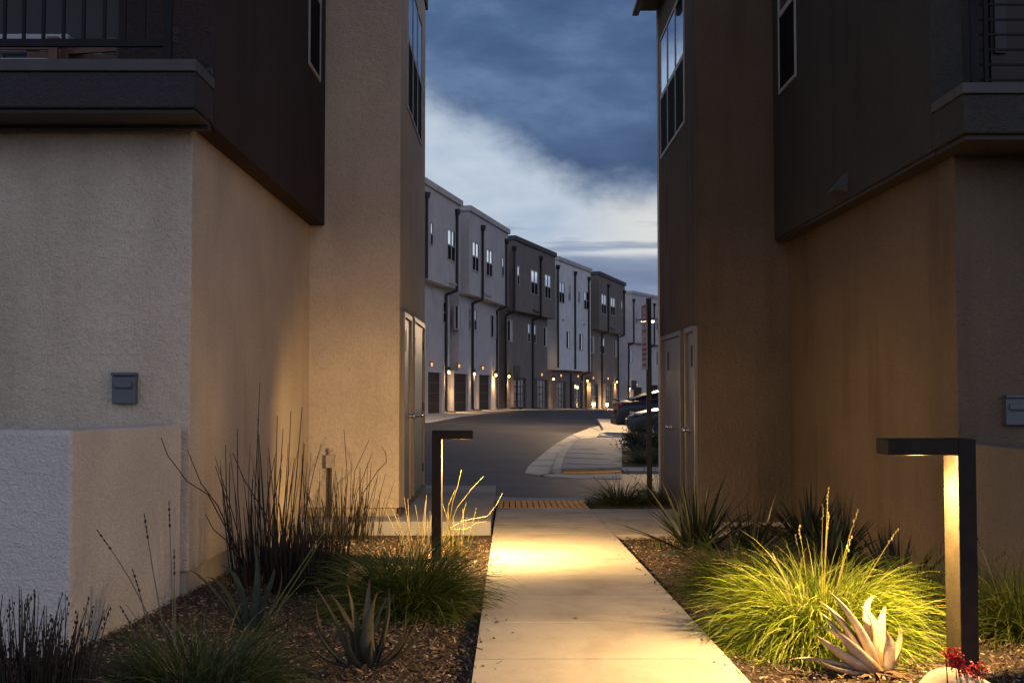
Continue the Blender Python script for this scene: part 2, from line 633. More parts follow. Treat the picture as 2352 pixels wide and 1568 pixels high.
# kerb ramp end with the yellow ribbed strip
ground_poly("kerb_ramp", M['concrete_g'], [(-0.20, 17.0), (1.12, 17.0), (1.12, 17.6), (-0.20, 17.6)], 0.0, 0.15, px=False)
ground_poly("kerb_strip", M['concrete_g'], [(-3.5, 17.25), (-0.22, 17.25), (-0.22, 17.65), (-3.5, 17.65)], 0.012, 0.2, px=False)
ground_poly("kerb_strip", M['concrete_g'], [(1.14, 17.25), (4.5, 17.25), (4.5, 17.65), (1.14, 17.65)], 0.012, 0.2, px=False)
tb = MB()
nr = 15
for i in range(nr):
    x0 = -0.15 + i * (1.22 / nr)
    ys = (15.76, 17.0)
    za, zb = G(0, ys[0]) + 0.004, G(0, ys[1]) + 0.004
    w = 1.22 / nr
    tb.add([(x0 + 0.004, ys[0], za), (x0 + w - 0.012, ys[0], za), (x0 + w - 0.012, ys[1], zb), (x0 + 0.004, ys[1], zb),
            (x0 + 0.004, ys[0], za - 0.1), (x0 + w - 0.012, ys[0], za - 0.1), (x0 + w - 0.012, ys[1], zb - 0.1), (x0 + 0.004, ys[1], zb - 0.1)],
           [(0, 1, 2, 3), (4, 7, 6, 5), (0, 4, 5, 1), (1, 5, 6, 2), (2, 6, 7, 3), (3, 7, 4, 0)])
structure(tb.build("tactile_paving", M['yellow']))
ground_poly("tactile_paving", M['trim_dark'], [(-0.15, 15.77), (1.065, 15.77), (1.065, 16.99), (-0.15, 16.99)], -0.012, 0.08, px=False)

# raised landing left, level landing right
lb = MB().box(-2.2, -0.19, 12.5, 17.2, -2.1, -1.39)
structure(lb.build("door_landing", M['concrete_g'], bevel=0.012))
ground_poly("door_landing", M['concrete'], [(1.075, 12.0), (2.4, 12.35), (2.4, 15.55), (1.075, 15.55)], -0.004, 0.15, px=False)

# concrete across the road
ground_poly("gutter", M['concrete'], [z4(*p) for p in [(880, 1066), (908, 1010), (1000, 935), (1105, 847), (1250, 765), (1400, 706), (1500, 688), (1650, 690),
            (1690, 745), (1700, 800), (1650, 830), (1640, 1110), (1300, 1106), (1100, 1095)]], 0.018, 0.2, cuts=5)
ground_poly("pavement", M['concrete_g'], [z4(*p) for p in [(1172, 1064), (1185, 1000), (1215, 915), (1262, 845), (1300, 818), (1480, 806), (1642, 800), (1640, 1052)]], 0.10, 0.25, cuts=4)
ground_poly("tactile_paving", M['yellow'], [z4(*p) for p in [(1180, 1078), (1188, 1064), (1634, 1052), (1636, 1068)]], 0.045, 0.1, cuts=2)
ground_poly("parking_slab", M['concrete'], [(2.65, 35.4), (14, 35.4), (14, 52), (3.9, 52), (3.3, 41)], 0.13, 0.4, px=False, cuts=4)
ground_poly("planting_bed", M['mulch'], [(2.2, 23.8), (9, 23.8), (9, 31.5), (2.5, 31.5)], 0.06, 0.2, px=False)
ground_poly("pavement", M['concrete_g'], [(2.2, 22.6), (9, 22.6), (9, 23.7), (2.2, 23.7)], 0.05, 0.2, px=False)
ground_poly("garage_apron", M['concrete'], [(-6.2, 43.0), (-3.0, 44.3), (-2.2, 52.0), (-0.8, 60.0), (1.0, 68.5), (3.4, 77), (6.5, 87), (9.8, 97), (14, 112),
            (13, 118), (6, 104), (0, 82), (-4, 64), (-6.2, 54)], 0.018, 0.2, px=False, cuts=6)
ground_poly("kerb", M['concrete'], [z4(*p) for p in [(1098, 1068), (1120, 1000), (1165, 910), (1225, 840), (1290, 806), (1300, 822), (1262, 850), (1212, 918), (1182, 1000), (1168, 1066)]], 0.105, 0.25, cuts=3)
for a, b in (((908, 1010), (1118, 1010)), ((1105, 848), (1200, 853)), ((1250, 766), (1330, 800)), ((1400, 707), (1470, 735)), ((1010, 1086), (1100, 1068))):
    p0, p1 = on_ground(*z4(*a)), on_ground(*z4(*b))
    d = (p1 - p0).normalized()
    sd = Vector((-d.y, d.x, 0)) * 0.02
    ground_poly("gutter_joint", M['asphalt'], [(p0 + sd).to_tuple()[:2], (p0 - sd).to_tuple()[:2], (p1 - sd).to_tuple()[:2], (p1 + sd).to_tuple()[:2]], 0.024, 0.02, px=False, cuts=2)
for k in range(1, 5):
    y_ = 21.8 + k * 1.75
    ground_poly("pavement_joint", M['asphalt'], [(1.12 + 0.16 * (k > 2) + 0.25 * (k > 3), y_), (2.15, y_), (2.15, y_ + 0.03), (1.12 + 0.16 * (k > 2) + 0.25 * (k > 3), y_ + 0.03)], 0.106, 0.02, px=False, cuts=2)
# planting strip beside the far kerb
ground_poly("planting_bed", M['mulch'], [(1.15, 15.65), (4.2, 15.65), (4.2, 17.2), (1.15, 17.2)], 0.02, 0.2, px=False)

# ------------------------------------------------------------------ helper: windows on x-planes
def sash_window(root, X, sgn, y0, y1, z0, z1, lights, zmid, depth=0.016, screen='screen'):
    """a sash window on a wall plane x = X facing sgn"""
    fw = 0.036
    fr = MB()
    xa, xb = sorted((X - sgn * 0.02, X + sgn * depth))
    fr.box(xa, xb, y0, y1, z0, z0 + fw)
    fr.box(xa, xb, y0, y1, z1 - fw, z1)
    step = (y1 - y0) / lights
    for i in range(lights + 1):
        c = y0 + i * step
        a = min(max(c - fw / 2, y0), y1 - fw)
        fr.box(xa, xb, a, a + fw, z0 + fw + 0.001, z1 - fw - 0.001)
    for i in range(lights):
        fr.box(xa, xb - 0.004, y0 + i * step + fw, y0 + (i + 1) * step - fw, zmid - 0.03, zmid + 0.03)
    f = fr.build("window", M['frame_w'], root)
    ga, gb = sorted((X - sgn * 0.01, X + sgn * 0.006))
    MB().box(ga, gb, y0 + 0.01, y1 - 0.01, zmid, z1 - 0.01).build("upper_pane", M['glass'], f)
    MB().box(ga, gb, y0 + 0.01, y1 - 0.01, z0 + 0.01, zmid - 0.002).build("lower_pane", M[screen], f)
    return f


# ------------------------------------------------------------------ left building
LX, LBX, LUX = -2.21, -1.21, -2.05
lroot = thing("apartment_building", (-4, 8.16, G(-4, 8)), "pale beige stucco building with dark overhanging upper storey and railed balcony", "building")
w = MB().box(-9, LX, 8.16, 16.9, -1.255, 1.832).box(-3.0, LBX, 13.0, 16.85, -1.30, 5.66)
w.build("wall", M['beige'], lroot, bevel=0.012)
MB().box(-8.9, LX - 0.03, 8.19, 16.8, -2.4, -1.256).box(-3.0, LBX - 0.03, 13.03, 16.8, -2.4, -1.301).build("foundation", M['foundation'], lroot)
up = MB().box(-2.72, LUX, 8.1, 13.4, 1.82, 5.7).box(-9, -2.72, 9.7, 13.4, 1.835, 5.7)
up.box(-9, LUX, 7.55, 8.1, 4.6, 5.69).box(-9, -2.72, 8.1, 9.7, 4.62, 5.69)  # ceiling slab out of view, added to darken the balcony
up.build("upper_wall", M['dark'], lroot, bevel=0.01)
pa = MB().box(-9, LUX, 7.62, 8.098, 1.842, 2.078)
pa.build("balcony_parapet", M['parapet'], lroot, bevel=0.012)
MB().box(-9, LUX - 0.02, 7.66, 8.099, 1.818, 1.840).build("soffit_trim", M['trim_dark'], lroot)
MB().box(-9, LUX + 0.006, 7.60, 7.75, 2.080, 2.158).box(LUX - 0.16, LUX + 0.006, 7.75, 8.098, 2.080, 2.158).build("parapet_cap", M['cap'], lroot, bevel=0.006)
MB().box(-9, -2.25, 7.752, 9.695, 1.863, 1.94).build("balcony_floor", M['trim_dark'], lroot)
# overhang front band
MB().box(-9, LX + 0.14, 8.02, 8.10, 1.79, 1.816).build("soffit_beam", M['trim_dark'], lroot)
MB().box(-8.9, -2.76, 9.62, 9.69, 1.945, 4.6).build("balcony_dark_panel", M['black'], lroot)  # recess shade put into an added black panel
rr = MB()
zb0, zb1 = at_y(200, 108, 7.68).z, at_y(200, 91, 7.68).z
px_b = [11 - 46 * k for k in range(1, 12)][::-1] + [11, 55, 100, 146, 192, 240, 286, 331]
rr.box(-9, at_y(377, 100, 7.68).x, 7.665, 7.695, zb0, zb1).box(-9, at_y(377, 100, 7.68).x, 7.66, 7.70, 2.98, 3.03)
for px in px_b:
    x = at_y(px, 60, 7.68).x
    rr.box(x - 0.010, x + 0.010, 7.671, 7.691, zb1, 2.98)
rr.build("railing", M['rail'], lroot)
xp = at_y(378, 60, 7.68).x
MB().box(xp, xp + 0.05, 7.655, 7.705, 2.16, 3.05).build("railing_post", M['rail'], lroot)
# dark timber screen behind the balcony, with two grommets
MB().box(xp + 0.06, -2.74, 8.12, 8.2, 1.94, 4.6).build("balcony_screen", M['trim_dark'], lroot)
for py in (71, 91):
    gm = MB()
    c = at_y(403, py, 8.1)
    pts = [c + Vector((0.016 * math.cos(a), 0, 0.016 * math.sin(a))) for a in frange(0, 2 * math.pi, 12)]
    gm.tube(pts, 0.004, 5)
    gm.build("grommet", M['cap'], lroot)
sash_window(lroot, LUX, 1, 11.88, 12.60, 3.32, 5.05, 1, 4.19)
sash_window(lroot, LBX, 1, 13.82, 16.05, 3.34, 5.03, 3, 4.19)
MB().box(LBX - 0.02, LBX + 0.03, 12.95, 16.95, 5.53, 5.66).build("roof_edge", M['trim_dark'], lroot)
MB().box(-9.2, LBX - 0.02, 7.5, 17.0, 5.70, 5.82).build("roof", M['trim_dark'], lroot)


def door(root, X, sgn, y0, y1, z0, z1, ky, kz, mat, plate=None):
    fw = 0.06
    a, b = sorted((X - sgn * 0.01, X + sgn * 0.045))
    fr = MB().box(a, b, y0 - fw, y0, z0, z1 + fw).box(a, b, y1, y1 + fw, z0, z1 + fw).box(a, b, y0, y1, z1, z1 + fw)
    fr.build("door_frame", mat, root, bevel=0.004)
    a, b = sorted((X - sgn * 0.01, X + sgn * 0.014))
    d = MB().box(a, b, y0 + 0.006, y1 - 0.006, z0 + 0.01, z1 - 0.006).build("door", mat, root)
    k = MB()
    x0 = X + sgn * 0.014
    k.tube([(x0, ky, kz), (x0 + sgn * 0.012, ky, kz)], [0.034, 0.030], 12)
    k.tube([(x0 + sgn * 0.012, ky, kz), (x0 + sgn * 0.045, ky, kz)], [0.012, 0.012], 10)
    k.tube([(x0 + sgn * 0.043, ky, kz), (x0 + sgn * 0.052, ky, kz), (x0 + sgn * 0.075, ky, kz), (x0 + sgn * 0.085, ky, kz)], [0.016, 0.029, 0.027, 0.014], 12)
    k.build("knob", M['chrome'], d, smooth_shade=True)
    if plate is not None:
        a, b = sorted((X + sgn * 0.014, X + sgn * 0.018))
        MB().box(a, b, plate - 0.07, plate + 0.07, kz + 0.75, kz + 1.0).build("notice_plate", M['trim_dark'], d)
    for hz in (z0 + 0.25, (z0 + z1) / 2, z1 - 0.25):
        hy = y0 if abs(ky - y1) < abs(ky - y0) else y1
        a, b = sorted((X + sgn * 0.014, X + sgn * 0.034))
        MB().box(a, b, hy - 0.012, hy + 0.012, hz - 0.06, hz + 0.06).build("hinge", M['cap'], d)
    return d


door(lroot, LBX, 1, 13.22, 14.12, -1.31, 0.82, 14.03, -0.31, M['door_l'], 13.6)
door(lroot, LBX, 1, 14.62, 16.3, -1.31, 0.85, 15.40, -0.33, M['door_l'], 14.95)
MB().box(LBX - 0.01, LBX + 0.02, 13.0, 16.85, -1.395, -1.30).build("base_trim", M['trim_dark'], lroot)


def outlet_box(root, cx, Y, cz):
    wd, h, d = 0.082, 0.108, 0.075
    b = MB().box(cx - wd, cx + wd, Y - d * 0.75, Y, cz - h, cz + h * 0.78).box(cx - wd - 0.004, cx + wd + 0.004, Y - d, Y, cz + h * 0.785, cz + h)
    o = b.build("outlet_box", M['boxgrey'], root, bevel=0.006)
    c = MB()
    prof = [(-0.068, cz + 0.045), (-0.068, cz - 0.005), (0.05, cz - 0.005), (0.05, cz + 0.045)]
    c.box(cx - 0.062, cx + 0.058, Y - d * 0.75 - 0.022, Y - d * 0.75 + 0.002, cz - 0.002, cz + 0.045)
    c.build("latch", M['boxgrey'], o, bevel=0.01)
    return o


p = at_y(290, 891, 8.16)
outlet_box(lroot, p.x, 8.16, p.z)

# sill gutter at the parapet's inner end (bent metal scrap)
MB().tube([at_y(474, 160, 8.07), at_y(486, 161, 8.06), at_y(487, 170, 8.06)], 0.008, 5).build("flashing_end", M['cap'], lroot)

# ------------------------------------------------------------------ right building
RX, RBX, RUX = 3.215, 2.17, 3.05
rroot = thing("apartment_building", (5, 8.42, G(5, 8)), "brown streaked stucco building with olive overhanging storey and eaves gutter", "building")
w = MB().box(RX, 10, 8.42, 16.95, -1.49, 1.727).box(RBX, 4.0, 13.44, 16.9, -1.50, 5.535)
w.build("wall", M['brown'], rroot, bevel=0.012)
MB().box(RX + 0.03, 9.9, 8.45, 16.8, -2.4, -1.491).box(RBX + 0.03, 4.0, 13.47, 16.85, -2.4, -1.501).build("foundation", M['foundation'], rroot)
up = MB().box(RUX, 3.28, 8.4, 13.8, 1.715, 5.3).box(3.28, 10, 9.4, 13.8, 1.73, 5.3)
up.box(RUX, 10, 7.75, 8.4, 4.5, 5.3).box(3.28, 10, 8.4, 9.4, 4.52, 5.3)
up.build("upper_wall", M['olive'], rroot, bevel=0.01)
MB().box(RUX, 10, 7.82, 8.398, 1.72, 1.985).build("balcony_parapet", M['olive'], rroot, bevel=0.012)
MB().box(RUX + 0.03, 10, 7.86, 8.399, 1.685, 1.718).box(RUX + 0.02, RX + 0.1, 8.40, 13.42, 1.69, 1.714).build("soffit_trim", M['trim_dark'], rroot)
MB().box(RUX - 0.006, 10, 7.80, 7.95, 1.987, 2.06).box(RUX - 0.006, RUX + 0.16, 7.95, 8.398, 1.987, 2.06).build("parapet_cap", M['cap'], rroot, bevel=0.006)
MB().box(RUX + 0.2, 10, 7.952, 9.395, 1.8, 1.88).build("balcony_floor", M['trim_dark'], rroot)
rl = MB()
for px in (2262, 2375, 2480):
    x = at_y(px, 100, 8.0).x
    rl.box(x - 0.012, x + 0.012, 7.975, 8.0, 2.062, 3.0)
for k in range(9):
    z = 2.13 + k * 0.105
    rl.box(at_y(2235, 100, 8.0).x, 6.0, 8.001, 8.012, z - 0.008, z + 0.008)
rl.build("railing", M['rail'], rroot)
x = at_y(2228, 100, 8.0).x
MB().box(x, x + 0.05, 7.97, 8.02, 2.062, 3.05).build("railing_post", M['rail'], rroot)
x0, x1 = at_y(2270, 20, 9.4).x, at_y(2420, 20, 9.4).x
bd = MB().box(x0, x1, 9.36, 9.4, 1.9, 4.0).build("balcony_door", M['trim_dark'], rroot)
q = at_y(2288, 20, 9.3)
MB().box(q.x, q.x + 0.09, 9.33, 9.358, q.z - 0.35, q.z + 0.5).box(q.x + 0.14, q.x + 0.40, 9.33, 9.358, q.z + 0.15, q.z + 0.6).build("pane", M['cap'], bd)
sash_window(rroot, RUX, -1, 12.33, 13.11, 3.32, 5.05, 1, 4.20)
sash_window(rroot, RBX, -1, 14.36, 16.62, 3.28, 5.0, 3, 4.14)
MB().box(1.90, 10, 13.2, 17.0, 5.54, 5.64).build("roof", M['trim_dark'], rroot)
MB().box(RUX - 0.3, 10, 7.4, 13.2, 5.37, 5.5).build("roof", M['trim_dark'], rroot)
ev = MB()
for k in range(3):
    ev.box(1.81 + 0.028 * k, 1.90, 13.15, 17.05, 5.48 + 0.05 * k, 5.528 + 0.05 * k)
ev.build("gutter", M['black'], rroot)
door(rroot, RBX, -1, 14.68, 16.45, -1.585, 0.68, 15.58, -0.49, M['door'], 15.9)
door(rroot, RBX, -1, 13.56, 14.22, -1.55, 0.68, 14.08, -0.48, M['door'], 13.85)
MB().box(RBX - 0.02, RBX + 0.01, 13.5, 16.9, -1.62, -1.50).build("base_trim", M['trim_dark'], rroot)
MB().box(RBX - 0.022, RBX + 0.04, 16.901, 16.93, -1.5, 5.53).build("skylit_edge_strip", M['white_c'], rroot)  # pale strip paints sky light along the far edge
p = at_y(2330, 941, 8.42)
outlet_box(rroot, p.x, 8.42, p.z)
# dryer vent hood on the overhang
za, zt = at_x(1948, 435, RUX).z, at_x(1948, 395, RUX).z
ya = at_x(1948, 435, RUX).y
vh = MB()
xo = RUX - 0.13
vh.add([(RUX, ya, za), (xo, ya, za), (RUX, ya, zt), (RUX, ya + 0.2, za), (xo, ya + 0.2, za), (RUX, ya + 0.2, zt)],
       [(0, 2, 1), (3, 4, 5), (1, 2, 5, 4), (0, 1, 4, 3)])
vh.box(xo - 0.004, RUX, ya - 0.004, ya + 0.204, za - 0.008, za - 0.001)
vh.build("vent_hood", M['cap'], rroot)

# ------------------------------------------------------------------ garden walls
def garden_wall(name, label, mat, sgn, xin, yfar, ynear, z0, z1):
    """low wall: a return towards the house side then a rounded top"""
    b = MB()
    t = 0.16
    xo, xf = xin - sgn * t, xin - sgn * 6
    poly = [(xin, yfar), (xo, yfar), (xo, ynear + t), (xf, ynear + t), (xf, ynear), (xin, ynear)]
    if sgn < 0:
        poly.reverse()
    b.prism(poly, -2.3, z1)
    m = b.build(name, mat)
    bv = m.modifiers.new("bevel", 'BEVEL')
    bv.width = 0.025
    bv.segments = 4
    tag(m, label, "garden wall")
    # gentle slope of the top along the wall
    for v in m.data.vertices:
        if v.co.z > -1:
            v.co.z = z0 + (z1 - z0) * (v.co.y - ynear) / (yfar - ynear) if v.co.y > ynear + t + 0.01 else z0
    return m


garden_wall("garden_wall", "low pale rounded stucco wall joined to the beige building's corner", M['low_wall'], 1, -2.245, 8.10, 6.07, -0.205, -0.235)
garden_wall("garden_wall", "low taupe stucco wall behind the nearer bollard light's post", M['low_wall_r'], -1, 3.25, 8.40, 5.2, -0.375, -0.375)

# ------------------------------------------------------------------ bollard lights
WARM = (1.0, 0.615, 0.22)


def shaped_light(name, loc, energy, parent, color=WARM, radius=0.03, stops=None, side=0):
    l = bpy.data.lights.new(name, 'POINT')
    l.energy = energy
    l.color = color
    l.shadow_soft_size = radius
    o = bpy.data.objects.new(name, l)
    COL.objects.link(o)
    o.location = loc
    if stops:
        l.use_nodes = True
        nt = l.node_tree
        em = nt.nodes["Emission"]
        tc = nt.nodes.new("ShaderNodeTexCoord")
        sp = nt.nodes.new("ShaderNodeSeparateXYZ")
        nt.links.new(tc.outputs["Normal"], sp.inputs[0])
        f = mathn(nt, 'MULTIPLY_ADD', sp.outputs[2], 0.5, 0.5)
        c = ramp(nt, f, [(p_, (v, v, v)) for p_, v in stops])
        if side:        # added gate by direction, shaping the glow on the walls
            mr = nt.nodes.new("ShaderNodeMapRange")
            mr.interpolation_type = 'SMOOTHSTEP'
            mr.inputs["From Min"].default_value = -0.35 if side < 0 else -0.62
            mr.inputs["From Max"].default_value = 0.45
            mr.inputs["To Min"].default_value = 0.16 if side > 0 else 0.3
            axis = mathn(nt, 'MULTIPLY', sp.outputs[0], side if side < 0 else 0.6)
            axis = mathn(nt, 'ADD', axis, mathn(nt, 'MULTIPLY', sp.outputs[1], 0.0 if side < 0 else 0.8))
            nt.links.new(axis, mr.inputs["Value"])
            m2 = nt.nodes.new("ShaderNodeMapRange")
            m2.interpolation_type = 'SMOOTHSTEP'
            m2.inputs["From Min"].default_value = -0.8
            m2.inputs["From Max"].default_value = -0.35
            nt.links.new(sp.outputs[2], m2.inputs["Value"])
            k = mathn(nt, 'ADD', mathn(nt, 'MULTIPLY', mathn(nt, 'SUBTRACT', mr.outputs[0], 1.0), m2.outputs[0]), 1.0)
            c = mathn(nt, 'MULTIPLY', c, k)
        nt.links.new(c, em.inputs["Strength"])
    if parent is not None:
        q, off = parent, Vector((0, 0, 0))
        while q is not None:
            off += q.location
            q = q.parent
        o.parent = parent
        o.location = Vector(loc) - off
    return o


SPREAD_NEAR = [(0.0, 0.72), (0.2, 1.0), (0.3, 0.78), (0.4, 0.28), (0.5, 0.16), (0.66, 0.15), (0.80, 0.10), (0.92, 0.0)]  # spread by angle, its side and upward throw added to light the walls
SPREAD_FAR = [(0.0, 0.95), (0.2, 1.15), (0.34, 0.90), (0.45, 0.54), (0.54, 0.47), (0.66, 0.42), (0.80, 0.22), (0.92, 0.0)]


def bollard(xpost0, y, sgn, label, arm, energy, hgt=1.066, wd=0.078, dep=0.18):
    """sgn: direction of the arm along x"""
    gz = G(xpost0, y)
    root = thing("bollard_light", (xpost0, y, gz), label, "bollard light", "bollard lights beside the footpath")
    zt = gz + hgt
    xa, xb = sorted((xpost0, xpost0 - sgn * wd))
    MB().box(xa, xb, y, y + dep, gz - 0.15, zt).build("post", M['bronze'], root, bevel=0.003)
    xs, xe = xpost0, xpost0 + sgn * (arm - wd)
    a, b = sorted((xs + sgn * 0.0005, xe))
    ah = 0.072
    MB().box(a, b, y + 0.001, y + dep - 0.001, zt - ah, zt - 0.001).build("arm", M['bronze'], root, bevel=0.003)
    # inner face plate that the lamp washes, its bronze lightened in colour
    a, b = sorted((xs + sgn * 0.0002, xs + sgn * 0.003))
    MB().box(a, b, y + 0.002, y + dep - 0.002, gz - 0.1, zt - ah - 0.001).build("inner_face", M['bronze_b'], root)
    a, b = sorted((xs + sgn * 0.05, xs + sgn * 0.26))
    MB().box(a, b, y + 0.04, y + dep - 0.04, zt - ah - 0.001, zt - ah + 0.004).build("lens", M['led'], root)
    shaped_light("bollard_lamp", (xs + sgn * 0.155, y + dep / 2, zt - ah - 0.045), energy, root, stops=SPREAD_FAR if sgn > 0 else SPREAD_NEAR, side=sgn)
    return root


BE = 280
bollard(at_y(2202, 1025, 5.3).x, 5.3, -1, "tall dark bollard light at right foreground with a square arm pointing left", 0.395, 470)
bollard(at_y(1013, 1000, 10.0).x, 10.0, 1, "dark bollard light farther along the path with arm pointing right", 0.345, 520)
# spider silk under the far arm
# ------------------------------------------------------------------ far houses
def a1(x, y):
    return (918.75 + x * 0.5493, 373.24 + y * 0.5493)


ZR = 9.5


def at_roof(x, y):
    d = ray(*a1(x, y))
    return d * (ZR / d.z)


def plane_hit(px, py, p0, n):
    d = ray(px, py)
    return d * (p0.dot(n) / d.dot(n))


class House:
    SET = 0.55

    def __init__(self, label, mat, r0, r1, zj_px, wallmat_low=None, depth=9.5, ext=0.0):
        a, b = at_roof(*r0), at_roof(*r1)
        a, b = Vector((a.x, a.y, 0)), Vector((b.x, b.y, 0))
        t = (b - a).normalized()
        if ext < 0:
            a = a + t * ext
        elif ext > 0:
            b = b + t * ext
        self.a, self.b, self.t = a, b, t
        self.n = Vector((t.y, -t.x, 0))         # faces +x side
        self.zj = plane_hit(*a1(*zj_px), a, self.n).z
        self.lowp = a - self.n * self.SET
        mid = (a + b) / 2
        self.root = thing("townhouse", (mid.x, mid.y, G(mid.x, mid.y)), label, "townhouse", "row of townhouses across the road")
        L = (b - a).length
        up_ = Vector((0, 0, 1))

        def block(p, length, d, z0, z1, mb=None):
            mb = mb or MB()
            q = [p, p + t * length, p + t * length - self.n * d, p - self.n * d]
            # wind counter clockwise
            mb.prism([(v.x, v.y) for v in q], z0, z1)
            return mb
        zb = min(G(a.x, a.y), G(b.x, b.y)) - 0.6
        self.L = L
        block(a, L, depth, self.zj, ZR - 0.28).build("upper_wall", mat, self.root)
        block(a - self.n * self.SET, L, depth - self.SET - 0.02, zb, self.zj - 0.002).build("wall", wallmat_low or mat, self.root)
        block(a - t * 0.1 + self.n * 0.12, L + 0.2, depth + 0.2, ZR - 0.28, ZR).build("roof_parapet", M['cap'] if mat is M['brown_far'] else M['white_b'], self.root)
        self.mat = mat

    def pt(self, x, y, low, off=0.0):
        p0 = self.lowp if low else self.a
        return plane_hit(*a1(x, y), p0 + self.n * off, self.n)

    def rect(self, x0, x1, y0, y1, low):
        """a picture rectangle on the facade -> (centre, half width, half height)"""
        p = self.pt((x0 + x1) / 2, (y0 + y1) / 2, low)
        pl = self.pt(x0, (y0 + y1) / 2, low)
        pr = self.pt(x1, (y0 + y1) / 2, low)
        pt_ = self.pt((x0 + x1) / 2, y0, low)
        pb_ = self.pt((x0 + x1) / 2, y1, low)
        return p, (pr - pl).length / 2, (pt_.z - pb_.z) / 2

    def window(self, x0, x1, y0, y1, low, kind='sash', lights=1):
        p, hw, hh = self.rect(x0, x1, y0, y1, low)
        t, n, u = self.t, self.n, Vector((0, 0, 1))
        f = MB()
        fw = 0.05
        f.obox(p + u * (hh - fw / 2), t * hw, n * 0.05, u * fw / 2)
        f.obox(p - u * (hh - fw / 2), t * hw, n * 0.06, u * fw / 2)
        for k in range(lights + 1 if kind == 'sash' else 3):
            m = (lights if kind == 'sash' else 2)
            s = -1 + 2 * k / m
            f.obox(p + t * s * (hw - fw / 2), t * fw / 2, n * 0.048, u * (hh - fw))
        if kind == 'sash':
            f.obox(p, t * (hw - fw), n * 0.04, u * 0.03)
        fo = f.build("window", M['frame_w'], self.root)
        if kind == 'sash':
            MB().obox(p + u * hh * 0.5, t * (hw - 0.01), n * 0.015, u * (hh * 0.5 - 0.01)).build("upper_pane", M['glass'], fo)
            MB().obox(p - u * hh * 0.5, t * (hw - 0.01), n * 0.015, u * (hh * 0.5 - 0.01)).build("lower_pane", M['screen'], fo)
        else:
            MB().obox(p - t * hw * 0.5, t * (hw * 0.5 - 0.01), n * 0.015, u * (hh - 0.01)).build("screened_pane", M['screen'], fo)
            MB().obox(p + t * hw * 0.5, t * (hw * 0.5 - 0.01), n * 0.015, u * (hh - 0.01)).build("pane", M['blind'] if kind == 'blind' else M['glass'], fo)

    def pipe(self, x, y0, y1, low_to=None, x_low=None, only_low=False):
        """downpipe: upper run with a hopper head; elbow to the recessed wall; lower run to the ground"""
        b = MB()
        r = 0.07
        if not only_low:
            p = self.pt(x, y0, False, 0.09)
            q = self.pt(x, y1, False, 0.09)
            q.x, q.y = p.x, p.y
            b.tube([p, q], r, 8)
            b.tube([p + Vector((0, 0, 0.22)), p + Vector((0, 0, 0.05)), p - Vector((0, 0, 0.12))], [0.17, 0.15, r], 8)
        if low_to is not None:
            q2 = self.pt(x_low, low_to, True, 0.09)
            if only_low:
                s = self.pt(x_low, y0, True, 0.09)
            else:
                foot = q - self.n * self.SET
                s = Vector((foot.x, foot.y, q.z - 0.28))
                b.tube([q + Vector((0, 0, 0.02)), q - Vector((0, 0, 0.08)), s, s - Vector((0, 0, 0.15))], r, 8)
            e = Vector((s.x, s.y, G(s.x, s.y) + 0.12))
            b.tube([s, e, e + self.n * 0.12 - Vector((0, 0, 0.1)), e + self.n * 0.5 - Vector((0, 0, 0.11))], r, 8)
        b.build("downpipe", M['black'], self.root)

    def garage(self, x0, x1, y0, y1, kind):
        p, hw, hh = self.rect(x0, x1, y0, y1, True)
        t, n, u = self.t, self.n, Vector((0, 0, 1))
        zg = G(p.x, p.y)
        zt = p.z + hh
        c = Vector((p.x, p.y, (zg + zt) / 2))
        hh = (zt - zg) / 2
        rev = MB()
        # reveal (jambs and head) standing 3 cm proud of the wall, the leaf set between
        for s in (-1, 1):
            rev.obox(c + t * s * (hw + 0.06), t * 0.06, n * 0.16, u * (hh + 0.0))
        rev.obox(c + u * (hh + 0.06), t * (hw + 0.12), n * 0.16, u * 0.06)
        rev.build("garage_surround", self.mat if kind != 'glass' else M['brown_far'], self.root)
        if kind == 'wood':
            d = MB().obox(c, t * hw, n * 0.03, u * hh).build("garage_door", M['garage_w'], self.root)
            rails = MB()
            for k in range(1, 4):
                rails.obox(c + u * (-hh + 2 * hh * k / 4), t * hw, n * 0.034, u * 0.012)
            rails.build("panel_joint", M['garage_d'], d)
        else:
            fr = MB()
            for k in range(5):
                fr.obox(c + u * (-hh + 0.04 + (2 * hh - 0.08) * k / 4), t * hw, n * 0.05, u * 0.045)
            for k in range(4):
                fr.obox(c + t * (-hw + 0.04 + (2 * hw - 0.08) * k / 3), t * 0.045, n * 0.046, u * hh)
            d = fr.build("garage_door", M['garage_d'], self.root)
            MB().obox(c, t * hw, n * 0.02, u * hh).build("pane", M['garage_g'], d)

